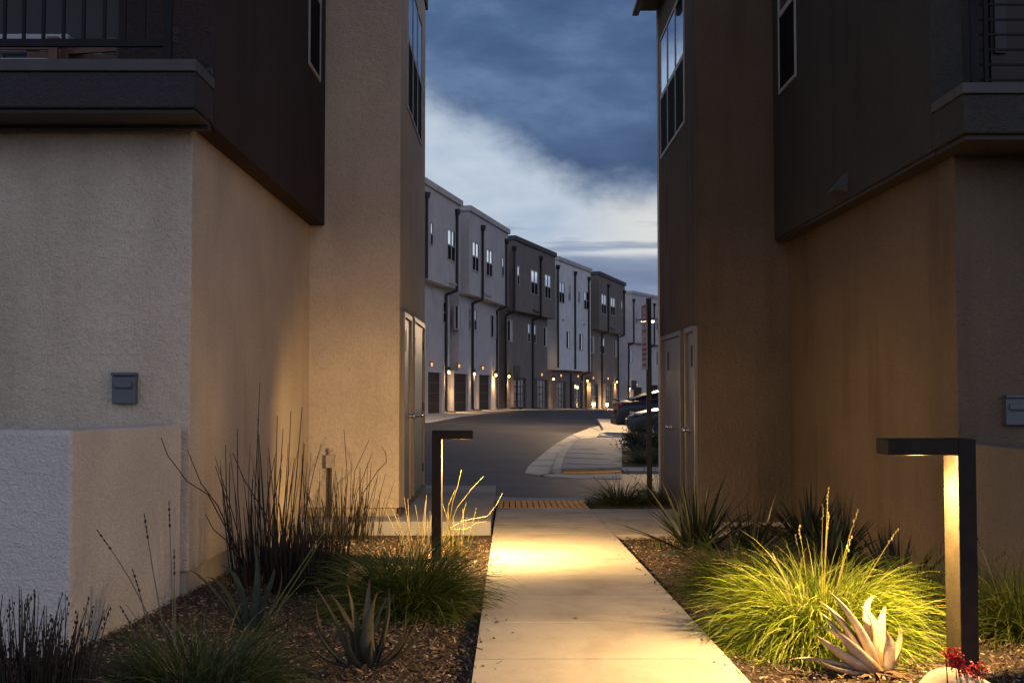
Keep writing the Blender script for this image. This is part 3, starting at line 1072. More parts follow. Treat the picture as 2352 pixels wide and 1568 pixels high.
    def lamp(self, x, y, bright=True, energy=300):
        p = self.pt(x, y, True, 0.16)
        n, u = self.n, Vector((0, 0, 1))
        b = MB()
        b.obox(p - n * 0.12 + u * 0.05, self.t * 0.05, n * 0.02, u * 0.14)
        b.tube([p + u * 0.13, p + u * 0.17, p + u * 0.28], [0.13, 0.10, 0.02], 8)
        b.tube([p - n * 0.1 + u * 0.2, p + u * 0.24], 0.015, 5)
        if bright:
            o = b.build("wall_lamp", M['black'], self.root)
            MB().ball(p, 0.075, 10, 6, sz=1.15).build("bulb", M['lamp'], o, smooth_shade=True)
            l = shaped_light("wall_lamp_light", p - u * 0.16, energy, self.root, color=(1.0, 0.60, 0.24), radius=0.05,
                             stops=[(0.0, 1.0), (0.06, 0.9), (0.2, 0.12), (0.5, 0.04), (0.85, 0.03), (1.0, 0.25)])
        else:
            b = MB()
            b.obox(p - n * 0.08 + u * 0.08, self.t * 0.06, n * 0.08, u * 0.02)
            b.obox(p - n * 0.13, self.t * 0.05, n * 0.02, u * 0.11)
            o = b.build("wall_lamp", M['black'], self.root)
            MB().tube([p - n * 0.06 + u * 0.06, p - n * 0.06 - u * 0.11], [0.055, 0.035], 8).build("bulb", M['lamp_dim'], o)

    def vents(self, x, y, k=3, low=False):
        for i in range(k):
            b = MB()
            p = self.pt(x + i * 9, y + i * 4, low, 0.06)
            b.obox(p, self.t * 0.09, self.n * 0.07, Vector((0, 0, 0.05)))
            b.obox(p + self.n * 0.05 - Vector((0, 0, 0.05)), self.t * 0.09, self.n * 0.05, Vector((0, 0, 0.03)))
            b.build("vent_hood", M['cap'] if self.mat is M['brown_far'] else M['white_b'], self.root)


h = House("pale grey townhouse nearest on the left, cut off by the beige building", M['white_b'], (102, 65), (253, 160), (240, 530), ext=-5.0)
h.window(124, 136, 250, 348, False)
h.window(196, 229, 283, 413, False, lights=2)
h.pipe(113, 145, 484)
h.pipe(240, 215, 528, 1045, 195)
h.vents(211, 500)
h.window(178, 188, 580, 672, True)
h.garage(104, 162, 877, 1050, 'wood')
h.lamp(138, 842, False)
h.lamp(204, 876)
h = House("pale grey townhouse with two twin windows, right of the partly hidden first house", M['white_b'], (290, 180), (452, 280), (443, 598))
h.window(300, 327, 333, 456, False, lights=2)
h.window(359, 384, 365, 478, False, lights=2)
h.window(424, 433, 395, 477, False)
h.pipe(347, 280, 566, 1040, 305)
h.pipe(446, 335, 597, 1030, 406)
h.vents(360, 548)
h.window(228, 252, 597, 700, True, 'blind')
h.window(286, 294, 610, 697, True)
h.window(308, 318, 615, 702, True)
h.window(378, 400, 638, 732, True, 'blind')
h.garage(215, 273, 883, 1042, 'wood')
h.garage(320, 368, 888, 1038, 'wood')
h.lamp(252, 848, False)
h.lamp(351, 857, False)
h.lamp(310, 884)
h.lamp(401, 888)
h = House("brown townhouse with two glass garage doors, between pale grey and white houses", M['brown_far'], (478, 305), (648, 378), (640, 652))
h.window(488, 498, 432, 513, False)
h.window(546, 575, 452, 553, False, lights=2)
h.window(604, 629, 470, 570, False, lights=2)
h.pipe(479, 365, 618, 1030, 440)
h.pipe(590, 405, 640, 1030, 556)
h.vents(560, 617)
h.window(447, 469, 658, 750, True, 'blind')
h.window(533, 543, 675, 752, True)
h.window(558, 567, 680, 757, True)
h.window(597, 617, 688, 770, True, 'blind')
h.garage(467, 520, 903, 1030, 'glass')
h.garage(566, 610, 907, 1028, 'glass')
h.lamp(501, 878, False)
h.lamp(597, 885, False)
h.lamp(456, 893)
h.lamp(642, 905)
h3 = h
h = House("bright white townhouse whose two upper storeys overhang glass garages", M['white_c'], (660, 392), (797, 445), (790, 873), wallmat_low=M['brown_far'])
h.window(664, 686, 500, 587, False, lights=2)
h.window(705, 711, 515, 577, False)
h.window(745, 750, 540, 587, False)
h.window(768, 787, 540, 614, False, lights=2)
h.window(694, 709, 705, 778, False, 'glass')
h.window(748, 763, 716, 785, False, 'glass')
h.pipe(661, 442, 858)
h.pipe(733, 468, 864)
h.pipe(790, 490, 872, 1030, 778)
h.pipe(716, 882, 884, 1030, 716, only_low=True)
h.vents(683, 657, 1)
h.vents(770, 675, 1)
h.garage(647, 687, 916, 1030, 'glass')
h.garage(722, 757, 920, 1030, 'glass')
h.lamp(677, 889, False)
h.lamp(748, 892, False)
h.lamp(784, 912)
for (x, y) in ((731, 936), (742, 940)):
    MB().ball(h.pt(x, y, True, 0.1), 0.09, 8, 5, sz=1.6).build("interior_lamp", M['int_lamp'], h.root)
h = House("dark brown townhouse farthest of the brown ones, right of the bright white house", M['brown_far'], (832, 455), (940, 503), (938, 720))
h.window(841, 861, 552, 635, False, lights=2)
h.window(879, 898, 566, 640, False, lights=2)
h.window(924, 930, 580, 640, False)
h.pipe(872, 520, 703, 1030, 843)
h.pipe(938, 545, 717, 1030, 911)
h.vents(878, 690)
h.window(797, 811, 727, 798, True, 'blind')
h.window(832, 838, 730, 797, True)
h.window(846, 854, 735, 800, True)
h.window(893, 905, 745, 812, True, 'blind')
h.garage(792, 820, 925, 1030, 'glass')
h.garage(852, 882, 930, 1030, 'glass')
h.lamp(812, 899, False)
h.lamp(873, 902, False)
h.lamp(907, 917)
h5 = h
h = House("pale townhouse at the far right end behind the parked cars", M['white'], (970, 536), (1078, 558), (975, 752), ext=8.0)
h.window(985, 991, 625, 672, False)
h.window(1072, 1077, 645, 700, False)
h.pipe(978, 580, 750, 1005, 951)
h.pipe(1064, 598, 762, 1005, 1045)
h.window(952, 970, 782, 838, True, 'glass')
h.window(1023, 1029, 785, 838, True, 'glass')
h.window(1072, 1080, 790, 845, True, 'glass')
h.garage(975, 1008, 940, 1000, 'wood')
h.garage(1040, 1075, 930, 1000, 'wood')
h.lamp(961, 945, energy=400)
h.lamp(993, 927, False)
h6 = h

# flood ball added low at the far garage, standing for a reflection in its glass
p = h5.pt(866, 1012, True, 0.5)
fl = thing("garage_glint", (p.x, p.y, G(p.x, p.y)), "added glowing ball standing in for a reflection in the farthest glass garage door", "lamp")
MB().tube([(p.x, p.y, G(p.x, p.y)), (p.x, p.y, p.z - 0.12)], 0.04, 8).build("stem", M['black'], fl)
MB().ball(p, 0.12, 10, 6).build("bulb", M['glint'], fl, smooth_shade=True)
shaped_light("garage_glint_light", p + h5.n * 0.35, 160, fl, color=(1, 0.64, 0.28), radius=0.1)


def hoop(x, y, hs, label):
    p = hs.pt(x, y, True, 0.9)
    g = G(p.x, p.y)
    r = thing("basketball_hoop", (p.x, p.y, g), label, "basketball hoop", "hoops standing before garages")
    MB().tube([(p.x, p.y, g), (p.x, p.y, p.z)], 0.07, 8).build("pole", M['black'], r)
    MB().obox(p, hs.t * 0.62, hs.n * 0.03, Vector((0, 0, 0.45))).build("backboard", M['black'], r)
    b = MB()
    c = p + hs.n * 0.3 - Vector((0, 0, 0.3))
    b.tube([c + Vector((0.23 * math.cos(a), 0.23 * math.sin(a), 0)) for a in frange(0, 2 * math.pi, 12)], 0.015, 5)
    b.build("rim", M['tail'], r)
    MB().box(p.x - 0.35, p.x + 0.35, p.y - 0.25, p.y + 0.25, g, g + 0.15).build("base", M['black'], r, bevel=0.03)


hoop(489, 880, h3, "black basketball hoop before the brown house's left garage")
hoop(979, 930, h6, "black basketball hoop before the pale far right house")

# ------------------------------------------------------------------ sign post, street lamp
X0, Y0 = at_y(1492, 1150, 16.75).x, 16.75
gz = G(X0, Y0)
zt = at_y(1489, 685, Y0).z
sp = thing("sign_post", (X0, Y0, gz), "slim black post carrying a narrow red and white street sign", "sign")
MB().box(X0 - 0.036, X0 + 0.036, Y0 - 0.03, Y0 + 0.03, gz - 0.1, zt).build("post", M['black'], sp, bevel=0.004)
# the plate is seen almost edge on: it faces the road to the left
z_t, z_m, z_b = zt - 0.10, zt - 0.33, zt - 1.02
dirv = Vector((-math.sin(R(9)), math.cos(R(9)), 0))      # along the plate's width
nrm = Vector((-dirv.y, dirv.x, 0))
c0 = Vector((X0 - 0.040, Y0 - 0.17, 0))


def plate(name, za, zb, mat, off=0.0, w=0.15, shift=0.0, parent=sp):
    c = c0 + dirv * (0.15 + shift) + nrm * off
    return MB().obox(Vector((c.x, c.y, (za + zb) / 2)), dirv * w, nrm * 0.002, Vector((0, 0, (zb - za) / 2))).build(name, mat, parent)


sg = plate("sign_plate", z_b, z_m - 0.004, M['sign_white'])
rs = plate("sign_plate", z_m, z_t, M['sign_red'])
tx = MB()
for k, (zz, hw_) in enumerate(((0.06, 0.035), (0.14, 0.10), (0.26, 0.03), (0.33, 0.11), (0.40, 0.12), (0.47, 0.11), (0.54, 0.10), (0.62, 0.09))):
    nl = max(1, int(hw_ / 0.02))
    for i in range(nl):
        c = c0 + dirv * (0.15 + (-hw_ + (2 * i + 1) * hw_ / nl)) + nrm * 0.003
        tx.obox(Vector((c.x, c.y, z_m - zz)), dirv * (hw_ / nl * 0.68), nrm * 0.001, Vector((0, 0, 0.022)))
tx.build("sign_lettering", M['sign_red'], sg)
tx = MB()
for i in range(3):
    c = c0 + dirv * (0.15 - 0.06 + 0.06 * i) + nrm * 0.003
    tx.obox(Vector((c.x, c.y, (z_m + z_t) / 2 + 0.03)), dirv * 0.018, nrm * 0.001, Vector((0, 0, 0.05)))
    tx.obox(Vector((c.x, c.y, (z_m + z_t) / 2 - 0.06)), dirv * 0.022, nrm * 0.001, Vector((0, 0, 0.02)))
tx.build("sign_lettering", M['sign_white'], rs)

SY = 42.0
p = at_y(1488, 737, SY)
g = G(p.x, p.y)
sl = thing("street_lamp", (p.x, p.y, g), "street lamp with a flat dark disc head glowing behind the sign post", "street lamp")
MB().tube([(p.x, p.y, g), (p.x, p.y, g + 1.2), (p.x, p.y, p.z)], [0.075, 0.06, 0.05], 10).build("pole", M['black'], sl)
MB().lathe((p.x, p.y, p.z), [(0.12, 0.0), (0.36, 0.02), (0.36, 0.05), (0.16, 0.11), (0.05, 0.13)], 24).build("lamp_head", M['black'], sl)
MB().lathe((p.x, p.y, p.z), [(0.10, -0.075), (0.22, -0.05), (0.24, 0.0)], 20).build("lens", M['street_lamp'], sl)
shaped_light("street_lamp_light", (p.x, p.y, p.z - 0.25), 6000, sl, color=(1.0, 0.66, 0.34), radius=0.15,
             stops=[(0.0, 0.22), (0.1, 0.4), (0.2, 1.0), (0.36, 1.0), (0.45, 0.3), (0.5, 0.0)])


# ------------------------------------------------------------------ cars
def loft(mb, stations, ring):
    n = len(stations)
    rows = [ring(*s) for s in stations]
    k = len(rows[0])
    vs = [v for r_ in rows for v in r_]
    fs = []
    for i in range(n - 1):
        for j in range(k):
            j2 = (j + 1) % k
            fs.append((i * k + j, (i + 1) * k + j, (i + 1) * k + j2, i * k + j2))
    fs.append(tuple(range(k)))
    fs.append(tuple((n - 1) * k + j for j in reversed(range(k))))
    mb.add(vs, fs)


def car(name, label, loc, rotz, paint, body, cabin, wheels_x, nose_light, tail_light, extra=None):
    root = thing(name, loc, label, "car", "cars parked at the right")
    root.rotation_euler = (0, 0, rotz)

    def ring(x, w_, zb, zs, zt_):
        half = [(0.0, zt_), (0.55, zt_ - 0.005), (0.86, zt_ - 0.035), (0.965, zs), (1.0, zs - 0.13), (0.985, (zs + zb) / 2 - 0.05), (0.96, zb + 0.08), (0.85, zb)]
        pts = [(x, w_ * a, z) for a, z in half] + [(x, -w_ * a, z) for a, z in reversed(half[1:])]
        return [Vector(q) for q in pts]
    b = MB()
    loft(b, body, ring)
    bo = b.build("body", paint, root, smooth_shade=True, local=True)
    m = bo.modifiers.new("sub", 'SUBSURF')
    m.levels = m.render_levels = 2

    def cring(x, wb, wt, zb, zt_):
        half = [(wt * 0.0, zt_ + 0.02), (wt * 0.7, zt_ + 0.005), (wt, zt_ - 0.05), (wb, zb), (wb * 0.5, zb - 0.03)]
        pts = [(x, a, z) for a, z in half] + [(x, -a, z) for a, z in reversed(half[1:])]
        return [Vector(q) for q in pts]
    c = MB()
    loft(c, cabin, cring)
    co = c.build("windows", M['car_glass'], root, smooth_shade=True, local=True)
    m = co.modifiers.new("sub", 'SUBSURF')
    m.levels = m.render_levels = 2
    # roof skin and pillars
    rf = MB()
    top = [s for s in cabin]
    for s in (-1, 1):
        rf.tube([(x, s * (wt * 0.97), zt_ - 0.03) for x, wb, wt, zb, zt_ in top], 0.035, 6)
    mid = top[1:-1]
    vs, fs = [], []
    for x, wb, wt, zb, zt_ in mid:
        for q in (-0.95, -0.5, 0, 0.5, 0.95):
            vs.append((x, wt * q, zt_ + 0.028 - 0.05 * q * q))
    for i in range(len(mid) - 1):
        for j in range(4):
            fs.append((i * 5 + j, (i + 1) * 5 + j, (i + 1) * 5 + j + 1, i * 5 + j + 1))
    rf.add(vs, fs)
    rf.build("roof", paint, root, smooth_shade=True, local=True)
    for wx in wheels_x:
        for s in (-1, 1):
            y = s * 0.80
            ty = MB()
            ring_p = []
            for (r_, o) in ((0.24, -0.09), (0.32, -0.10), (0.335, -0.07), (0.335, 0.07), (0.32, 0.10), (0.24, 0.09)):
                ring_p.append((r_, o))
            seg = 28
            vs = [(wx + r_ * math.cos(2 * math.pi * k / seg), y + o, 0.335 + r_ * math.sin(2 * math.pi * k / seg)) for r_, o in ring_p for k in range(seg)]
            fs = [(i * seg + k, i * seg + (k + 1) % seg, (i + 1) * seg + (k + 1) % seg, (i + 1) * seg + k) for i in range(5) for k in range(seg)]
            ty.add(vs, fs)
            tw = ty.build("wheel", M['tyre'], root, smooth_shade=True, local=True)
            rm = MB()
            rm.tube([(wx, y + s * 0.05, 0.335), (wx, y + s * 0.10, 0.335)], [0.06, 0.05], 12)
            for k in range(10):
                a = 2 * math.pi * (k + 0.3) / 10
                rm.tube([(wx + 0.03 * math.cos(a), y + s * 0.085, 0.335 + 0.03 * math.sin(a)),
                         (wx + 0.235 * math.cos(a), y + s * 0.07, 0.335 + 0.235 * math.sin(a))], [0.020, 0.016], 5)
            pts = [(wx + 0.235 * math.cos(a), y + s * 0.085, 0.335 + 0.235 * math.sin(a)) for a in frange(0, 2 * math.pi, 28)]
            rm.tube(pts, 0.016, 5)
            rm.build("rim", M['rim'], tw, local=True)
            ar = MB()
            ar.tube([(wx, s * 0.68, 0.335), (wx, s * 0.895, 0.335)], 0.375, 24)
            ar.build("wheel_arch", M['black'], root, local=True)
    for s in (-1, 1):
        MB().obox((nose_light[0], s * nose_light[1], nose_light[2]), (0.14, s * 0.03, 0.02), (0.02, -s * 0.09, 0), (0, 0, 0.035)).build("headlight", M['headlight'], root, local=True, bevel=0.015)
        MB().obox((tail_light[0], s * tail_light[1], tail_light[2]), (0.05, 0, 0), (0, 0.14, 0), (0, 0, 0.05)).build("tail_light", M['tail'], root, local=True, bevel=0.015)
    if extra:
        extra(root)
    return root


# local +x points to the nose, length about 4.7
sedan_body = [(-2.36, 0.70, 0.34, 0.72, 0.80), (-2.30, 0.80, 0.27, 0.84, 0.97), (-2.18, 0.86, 0.24, 0.90, 1.06), (-1.5, 0.91, 0.22, 0.93, 1.07),
              (-0.6, 0.92, 0.21, 0.93, 1.0), (0.6, 0.92, 0.21, 0.90, 0.97), (1.2, 0.92, 0.21, 0.86, 0.95), (1.8, 0.89, 0.22, 0.76, 0.87), (2.2, 0.80, 0.24, 0.68, 0.76), (2.34, 0.66, 0.30, 0.60, 0.66)]
sedan_cabin = [(-2.0, 0.62, 0.55, 1.00, 1.06), (-1.35, 0.78, 0.60, 0.98, 1.26), (-0.6, 0.84, 0.62, 0.94, 1.41), (0.2, 0.84, 0.62, 0.92, 1.42), (0.9, 0.80, 0.58, 0.90, 1.18), (1.35, 0.70, 0.52, 0.88, 0.96)]


def tail_extra(root):
    # ducktail spoiler and lower rear bumper
    b = MB()
    b.tube([(-2.33, -0.72, 1.035), (-2.36, -0.4, 1.07), (-2.37, 0, 1.08), (-2.36, 0.4, 1.07), (-2.33, 0.72, 1.035)], 0.035, 6)
    b.build("spoiler", M['car_a'], root, smooth_shade=True, local=True)
    MB().obox((-2.33, 0, 0.40), (0.09, 0, 0), (0, 0.80, 0), (0, 0, 0.13)).build("bumper", M['black'], root, local=True, bevel=0.05)
    MB().obox((-2.36, 0, 0.68), (0.03, 0, 0), (0, 0.26, 0), (0, 0, 0.06)).build("number_plate", M['black'], root, local=True)


def nose_extra(root):
    MB().obox((2.30, 0, 0.52), (0.05, 0, 0), (0, 0.5, 0), (0, 0, 0.09)).build("grille", M['black'], root, local=True, bevel=0.02)
    MB().obox((2.345, 0, 0.60), (0.015, 0, 0), (0, 0.45, 0), (0, 0, 0.012)).build("grille_trim", M['chrome'], root, local=True)


xa = at_y(1415, 960, 37.2).x
car("parked_car", "dark blue sedan with ducktail spoiler, its rear jutting out behind the nearer car", (xa + 2.4, 38.1, G(xa, 38) + 0.13), math.pi * 0 + R(2), M['car_a'], sedan_body, sedan_cabin, (-1.42, 1.40),
    (2.05, 0.68, 0.70), (-2.30, 0.62, 0.88), tail_extra)
xb = at_y(1440, 960, 34.3).x
# nearer car, nose to the left
nb = car("parked_car", "dark grey car with its nose and alloy front wheel beside the shrubs", (xb + 2.33, 34.3 - 0.0, G(xb, 34) + 0.10), math.pi + R(-3), M['car_b'], sedan_body, sedan_cabin, (-1.42, 1.40),
         (2.05, 0.70, 0.76), (-2.30, 0.62, 0.88), nose_extra)

# ------------------------------------------------------------------ planting helpers
def curve_pts(base, az, el, length, droop, n=6, twist=0.0):
    p = Vector(base)
    pts = [p.copy()]
    st = length / n
    e, a = el, az
    for i in range(n):
        d = Vector((math.cos(a) * math.cos(e), math.sin(a) * math.cos(e), math.sin(e)))
        p = p + d * st
        pts.append(p.copy())
        e -= droop / n * (0.5 + i / n)
        a += twist / n
    return pts


def strip(mb, pts, w0, roll=0.0, power=1.6, fold=0.0):
    n = len(pts)
    vs, fs = [], []
    for i, p in enumerate(pts):
        t = (pts[min(i + 1, n - 1)] - pts[max(i - 1, 0)]).normalized()
        s = t.cross(Vector((0, 0, 1)))
        if s.length < 1e-4:
            s = Vector((1, 0, 0))
        s.normalize()
        s = Matrix.Rotation(roll, 3, t) @ s
        q = i / (n - 1)
        w = w0 * max(0.02, (1 - q ** power)) * (0.75 + 0.25 * min(1, q * 4))
        vs += [p - s * w, p + s * w]
    for i in range(n - 1):
        fs.append((2 * i, 2 * i + 1, 2 * i + 3, 2 * i + 2))
    mb.add(vs, fs)


def grass_tuft(x, y, rad, height, count, mat, label, spread=0.12, width=0.004, stalks=0, seedcol=None, rng=None, name="ornamental_grass", lean=(0, 0), el=(0.35, 1.45), cat="ornamental grass", droop=(1.0, 2.3), group=None, stalk_h=1.5):
    rng = rng or random.Random(int((x * 37 + y * 91) * 100))
    g = G(x, y) - 0.07
    root = thing(name, (x, y, g), label, cat, group)
    mb = MB()
    Lm = math.hypot(rad, height) * 1.05
    for i in range(count):
        az = rng.uniform(0, 2 * math.pi)
        r_ = spread * math.sqrt(rng.random())
        b = Vector((x + r_ * math.cos(az), y + r_ * math.sin(az), g))
        az2 = az + rng.gauss(0, 0.45)
        e = rng.uniform(*el)
        L = Lm * rng.uniform(0.55, 1.12)
        pts = curve_pts(b, az2, e, L, rng.uniform(*droop), 7, rng.gauss(0, 0.55))
        lx, ly = lean
        for k, q in enumerate(pts):
            f = (k / 7) ** 1.5
            q.x += lx * f
            q.y += ly * f
            if q.z < g + 0.03:
                q.z = g + 0.03 + 0.02 * rng.random()
        strip(mb, pts, width * rng.uniform(0.6, 1.3), rng.uniform(-0.9, 0.9))
    mb.build("blades", mat, root)
    if stalks:
        sb, hd = MB(), MB()
        for i in range(stalks):
            az = rng.uniform(0, 2 * math.pi)
            e = rng.uniform(0.85, 1.5)
            L = height * stalk_h * rng.uniform(0.8, 1.15)
            pts = curve_pts((x + 0.06 * math.cos(az), y + 0.06 * math.sin(az), g), az, e, L, rng.uniform(0.05, 0.5), 6)
            sb.tube(pts, [0.0028] * 5 + [0.002, 0.0015], 4)
            d = (pts[-1] - pts[-2]).normalized()
            for k in range(5):
                q = pts[-1] - d * (0.02 * k)
                hd.ball(q + Vector((rng.gauss(0, 0.003), rng.gauss(0, 0.003), 0)), 0.0035 + 0.002 * rng.random(), 5, 3, sz=2.2)
        sb.build("stalks", M['stalk'] if mat is not M['grass_lit'] else M['reed'], root)
        hd.build("seed_heads", seedcol or M['seed'], root)["kind"] = "stuff"
    return root


def reed_clump(x, y, rx, ry, hmin, hmax, count, mat, label, r0=0.004, name="rush_clump", cat="rush", wild=0.12, extra=(), rng=None, tops=False, fall=1.0):
    rng = rng or random.Random(int((x * 53 + y * 17) * 100))
    g0 = G(x, y) - 0.07
    root = thing(name, (x, y, g0), label, cat)
    mb, hd = MB(), MB()
    for i in range(count):
        a = rng.uniform(0, 2 * math.pi)
        r_ = math.sqrt(rng.random())
        bx, by = x + rx * r_ * math.cos(a), y + ry * r_ * math.sin(a)
        g = G(bx, by) - 0.08
        L = hmin + (hmax - hmin) * (rng.random() ** 2.2) * (1 - 0.35 * fall * r_)
        az = math.atan2(by - y, bx - x) + rng.gauss(0, 0.9)
        e = R(90) - abs(rng.gauss(0.03, wild)) - 0.10 * r_
        pts = curve_pts((bx, by, g), az, e, L, rng.gauss(0.0, 0.16), 6, rng.gauss(0, 0.5))
        k = rng.uniform(0.7, 1.25)
        mb.tube(pts, [r0 * k * q for q in (1, 1, 0.95, 0.9, 0.8, 0.65, 0.4)], 4, cap=False)
        if tops and rng.random() < 0.4:
            d = (pts[-1] - pts[-2]).normalized()
            for j in range(rng.randint(2, 5)):
                q = pts[-1] - d * (0.02 * j) + Vector((rng.gauss(0, 0.006), rng.gauss(0, 0.006), 0))
                hd.ball(q, rng.uniform(0.0025, 0.0048), 5, 4, sz=2.2)
    for pts in extra:
        pts = [Vector(q) for q in pts]
        n = len(pts)
        mb.tube(pts, [r0 * (1.25 - 0.6 * i / (n - 1)) for i in range(n)], 5, cap=False)
    mb.build("stems", mat, root)
    if tops:
        hd.build("seed_heads", M['seed'], root)["kind"] = "stuff"
    return root


def aloe(x, y, leaves, mat, label, thick=0.3, name="aloe", cat="aloe", teeth=True, zoff=0.0):
    """leaves: (azimuth, elevation, length, width, curl)"""
    g = G(x, y) - 0.075 + zoff
    root = thing(name, (x, y, g), label, cat)
    for (az, el, L, w, curl) in leaves:
        mb = MB()
        n = 10
        base = Vector((x + 0.03 * math.cos(az), y + 0.03 * math.sin(az), g))
        pts = curve_pts(base, az, el, L, curl, n)
        sides = 10
        vs, fs = [], []
        for i, p in enumerate(pts):
            t = (pts[min(i + 1, n)] - pts[max(i - 1, 0)]).normalized()
            s = t.cross(Vector((0, 0, 1)))
            if s.length < 1e-3:
                s = Vector((-math.sin(az), math.cos(az), 0))
            s.normalize()
            u = s.cross(t)
            q = i / n
            ww = w * (0.80 + 0.55 * q - 1.35 * q ** 1.7) if q < 1 else w * 0.015
            ww = max(ww, w * 0.02)
            th = ww * thick + 0.003 * (1 - q)
            for k in range(sides):
                a = 2 * math.pi * k / sides
                cx, cz = math.cos(a), math.sin(a)
                # channelled upper side, rounded underside
                zz = cz * th if cz < 0 else cz * th * 0.35 - 0.25 * th * (1 - cx * cx)
                zz += 0.55 * th * cx * cx
                vs.append(p + s * cx * ww + u * zz)
        for i in range(n):
            for k in range(sides):
                k2 = (k + 1) % sides
                fs.append((i * sides + k, i * sides + k2, (i + 1) * sides + k2, (i + 1) * sides + k))
        fs.append(tuple(n * sides + k for k in range(sides)))
        mb.add(vs, fs)
        if teeth:
            for i in range(1, n - 1):
                for f_ in (0.0, 0.5):
                    p = pts[i].lerp(pts[i + 1], f_)
                    t = (pts[i + 1] - pts[i]).normalized()
                    s = t.cross(Vector((0, 0, 1)))
                    if s.length < 1e-3:
                        continue
                    s.normalize()
                    u = s.cross(t)
                    q = (i + f_) / n
                    ww = max(w * (0.80 + 0.55 * q - 1.35 * q ** 1.7), 0.002)
                    th = ww * thick
                    for sg_ in (-1, 1):
                        c = p + s * sg_ * ww * 0.97 + u * 0.5 * th
                        mb.add([c - t * 0.004, c + t * 0.004, c + s * sg_ * 0.006 + t * 0.003], [(0, 1, 2)])
        mb.build("leaf", mat, root, smooth_shade=True)
    return root


def flax(x, y, count, height, label, mat, rng=None, width=0.014, el=(0.6, 1.5), cat="flax", name="flax_plant", stiff=0.5):
    rng = rng or random.Random(int((x * 11 + y * 71) * 100))
    g = G(x, y) - 0.075
    root = thing(name, (x, y, g), label, cat)
    mb = MB()
    for i in range(count):
        az = rng.uniform(0, 2 * math.pi)
        r_ = 0.10 * math.sqrt(rng.random())
        pts = curve_pts((x + r_ * math.cos(az), y + r_ * math.sin(az), g), az + rng.gauss(0, 0.3), rng.uniform(*el), height * rng.uniform(0.65, 1.15), rng.uniform(0, stiff), 6)
        strip(mb, pts, width * rng.uniform(0.7, 1.2), rng.uniform(-0.7, 0.7), 2.2)
    mb.build("leaves", mat, root)
    return root


def shrub(x, y, rx, ry, h, count, label, mat, leaf=0.03, rng=None, name="shrub"):
    rng = rng or random.Random(int((x * 29 + y * 13) * 100))
    g = G(x, y)
    root = thing(name, (x, y, g), label, "shrub")
    st = MB()
    tips = []
    for i in range(26):
        az = rng.uniform(0, 2 * math.pi)
        pts = curve_pts((x, y, g), az, rng.uniform(0.5, 1.5), h * rng.uniform(0.7, 1.1), rng.uniform(0, 0.5), 5)
        for q in pts:
            q.x = x + (q.x - x) * rx / h
            q.y = y + (q.y - y) * ry / h
        st.tube(pts, [0.012, 0.010, 0.008, 0.006, 0.005, 0.003], 4)
        tips += pts[2:]
    st.build("stems", M['rush'], root)
    mb = MB()
    for i in range(count):
        c = rng.choice(tips) + Vector((rng.gauss(0, 0.09), rng.gauss(0, 0.09), rng.gauss(0, 0.07)))
        if c.z < g:
            continue
        a = rng.uniform(0, 2 * math.pi)
        e = rng.uniform(-0.3, 1.2)
        d = Vector((math.cos(a) * math.cos(e), math.sin(a) * math.cos(e), math.sin(e))) * leaf * rng.uniform(0.6, 1.3)
        s = d.cross(Vector((rng.gauss(0, 1), rng.gauss(0, 1), rng.gauss(0, 1)))).normalized() * leaf * 0.32
        mb.add([c - d, c + s, c + d, c - s], [(0, 1, 2, 3)])
    mb.build("foliage", mat, root)
    return root


def succulent(x, y, leaves, mat, label, thick, name, cat, teeth=True):
    """leaves: (root point, bend point, tip point, half width) - thick, channelled, tapering along a quadratic curve"""
    g = G(x, y) - 0.075
    root = thing(name, (x, y, g), label, cat)
    n = 12
    for (a, b, c, w) in leaves:
        mb = MB()
        pts = [a * (1 - t) ** 2 + b * 2 * t * (1 - t) + c * t * t for t in [i / n for i in range(n + 1)]]
        sides = 12
        vs, fs = [], []
        frames = []
        out = Vector((a.x - x, a.y - y - 0.0, 0))
        for i, p in enumerate(pts):
            t = (pts[min(i + 1, n)] - pts[max(i - 1, 0)]).normalized()
            # the channelled face turns towards the plant's axis
            inward = Vector((x - p.x, y - p.y, 0)) + Vector((0, 0, 0.25))
            u = (inward - t * inward.dot(t)).normalized()
            s_ = t.cross(u).normalized()
            q = i / n
            ww = max(w * (0.82 + 0.75 * q - 1.57 * q ** 1.5), w * 0.03)
            th = ww * thick * (1.15 - 0.3 * q) + 0.002 * (1 - q)
            frames.append((p, t, s_, u, ww, th))
            for k in range(sides):
                an = 2 * math.pi * k / sides
                cx, cz = math.cos(an), math.sin(an)
                zz = cz * th if cz < 0 else cz * th * 0.30
                zz += 0.6 * th * cx * cx
                vs.append(p + s_ * cx * ww + u * zz)
        for i in range(n):
            for k in range(sides):
                k2 = (k + 1) % sides
                fs.append((i * sides + k, i * sides + k2, (i + 1) * sides + k2, (i + 1) * sides + k))
        fs.append(tuple(n * sides + k for k in range(sides)))
        mb.add(vs, fs)
        if teeth:
            for (p, t, s_, u, ww, th), (p2, t2, s2, u2, w2, th2) in zip(frames[1:-1], frames[2:]):
                for f_ in (0.0, 0.35, 0.7):
                    pp, wq, tq = p.lerp(p2, f_), ww + (w2 - ww) * f_, th
                    for sg_ in (-1, 1):
                        cc = pp + s_ * sg_ * wq * 0.97 + u * 0.55 * tq
                        mb.add([cc - t * 0.003, cc + t * 0.003, cc + s_ * sg_ * 0.0055 + t * 0.003], [(0, 1, 2)])
        lo = mb.build("leaf", mat, root, smooth_shade=True)
        at = lo.data.attributes.new("along", 'FLOAT', 'POINT')
        vals = [i / n for i in range(n + 1) for k in range(sides)]
        vals += [0.55] * (len(lo.data.vertices) - len(vals))
        at.data.foreach_set("value", vals)
    return root


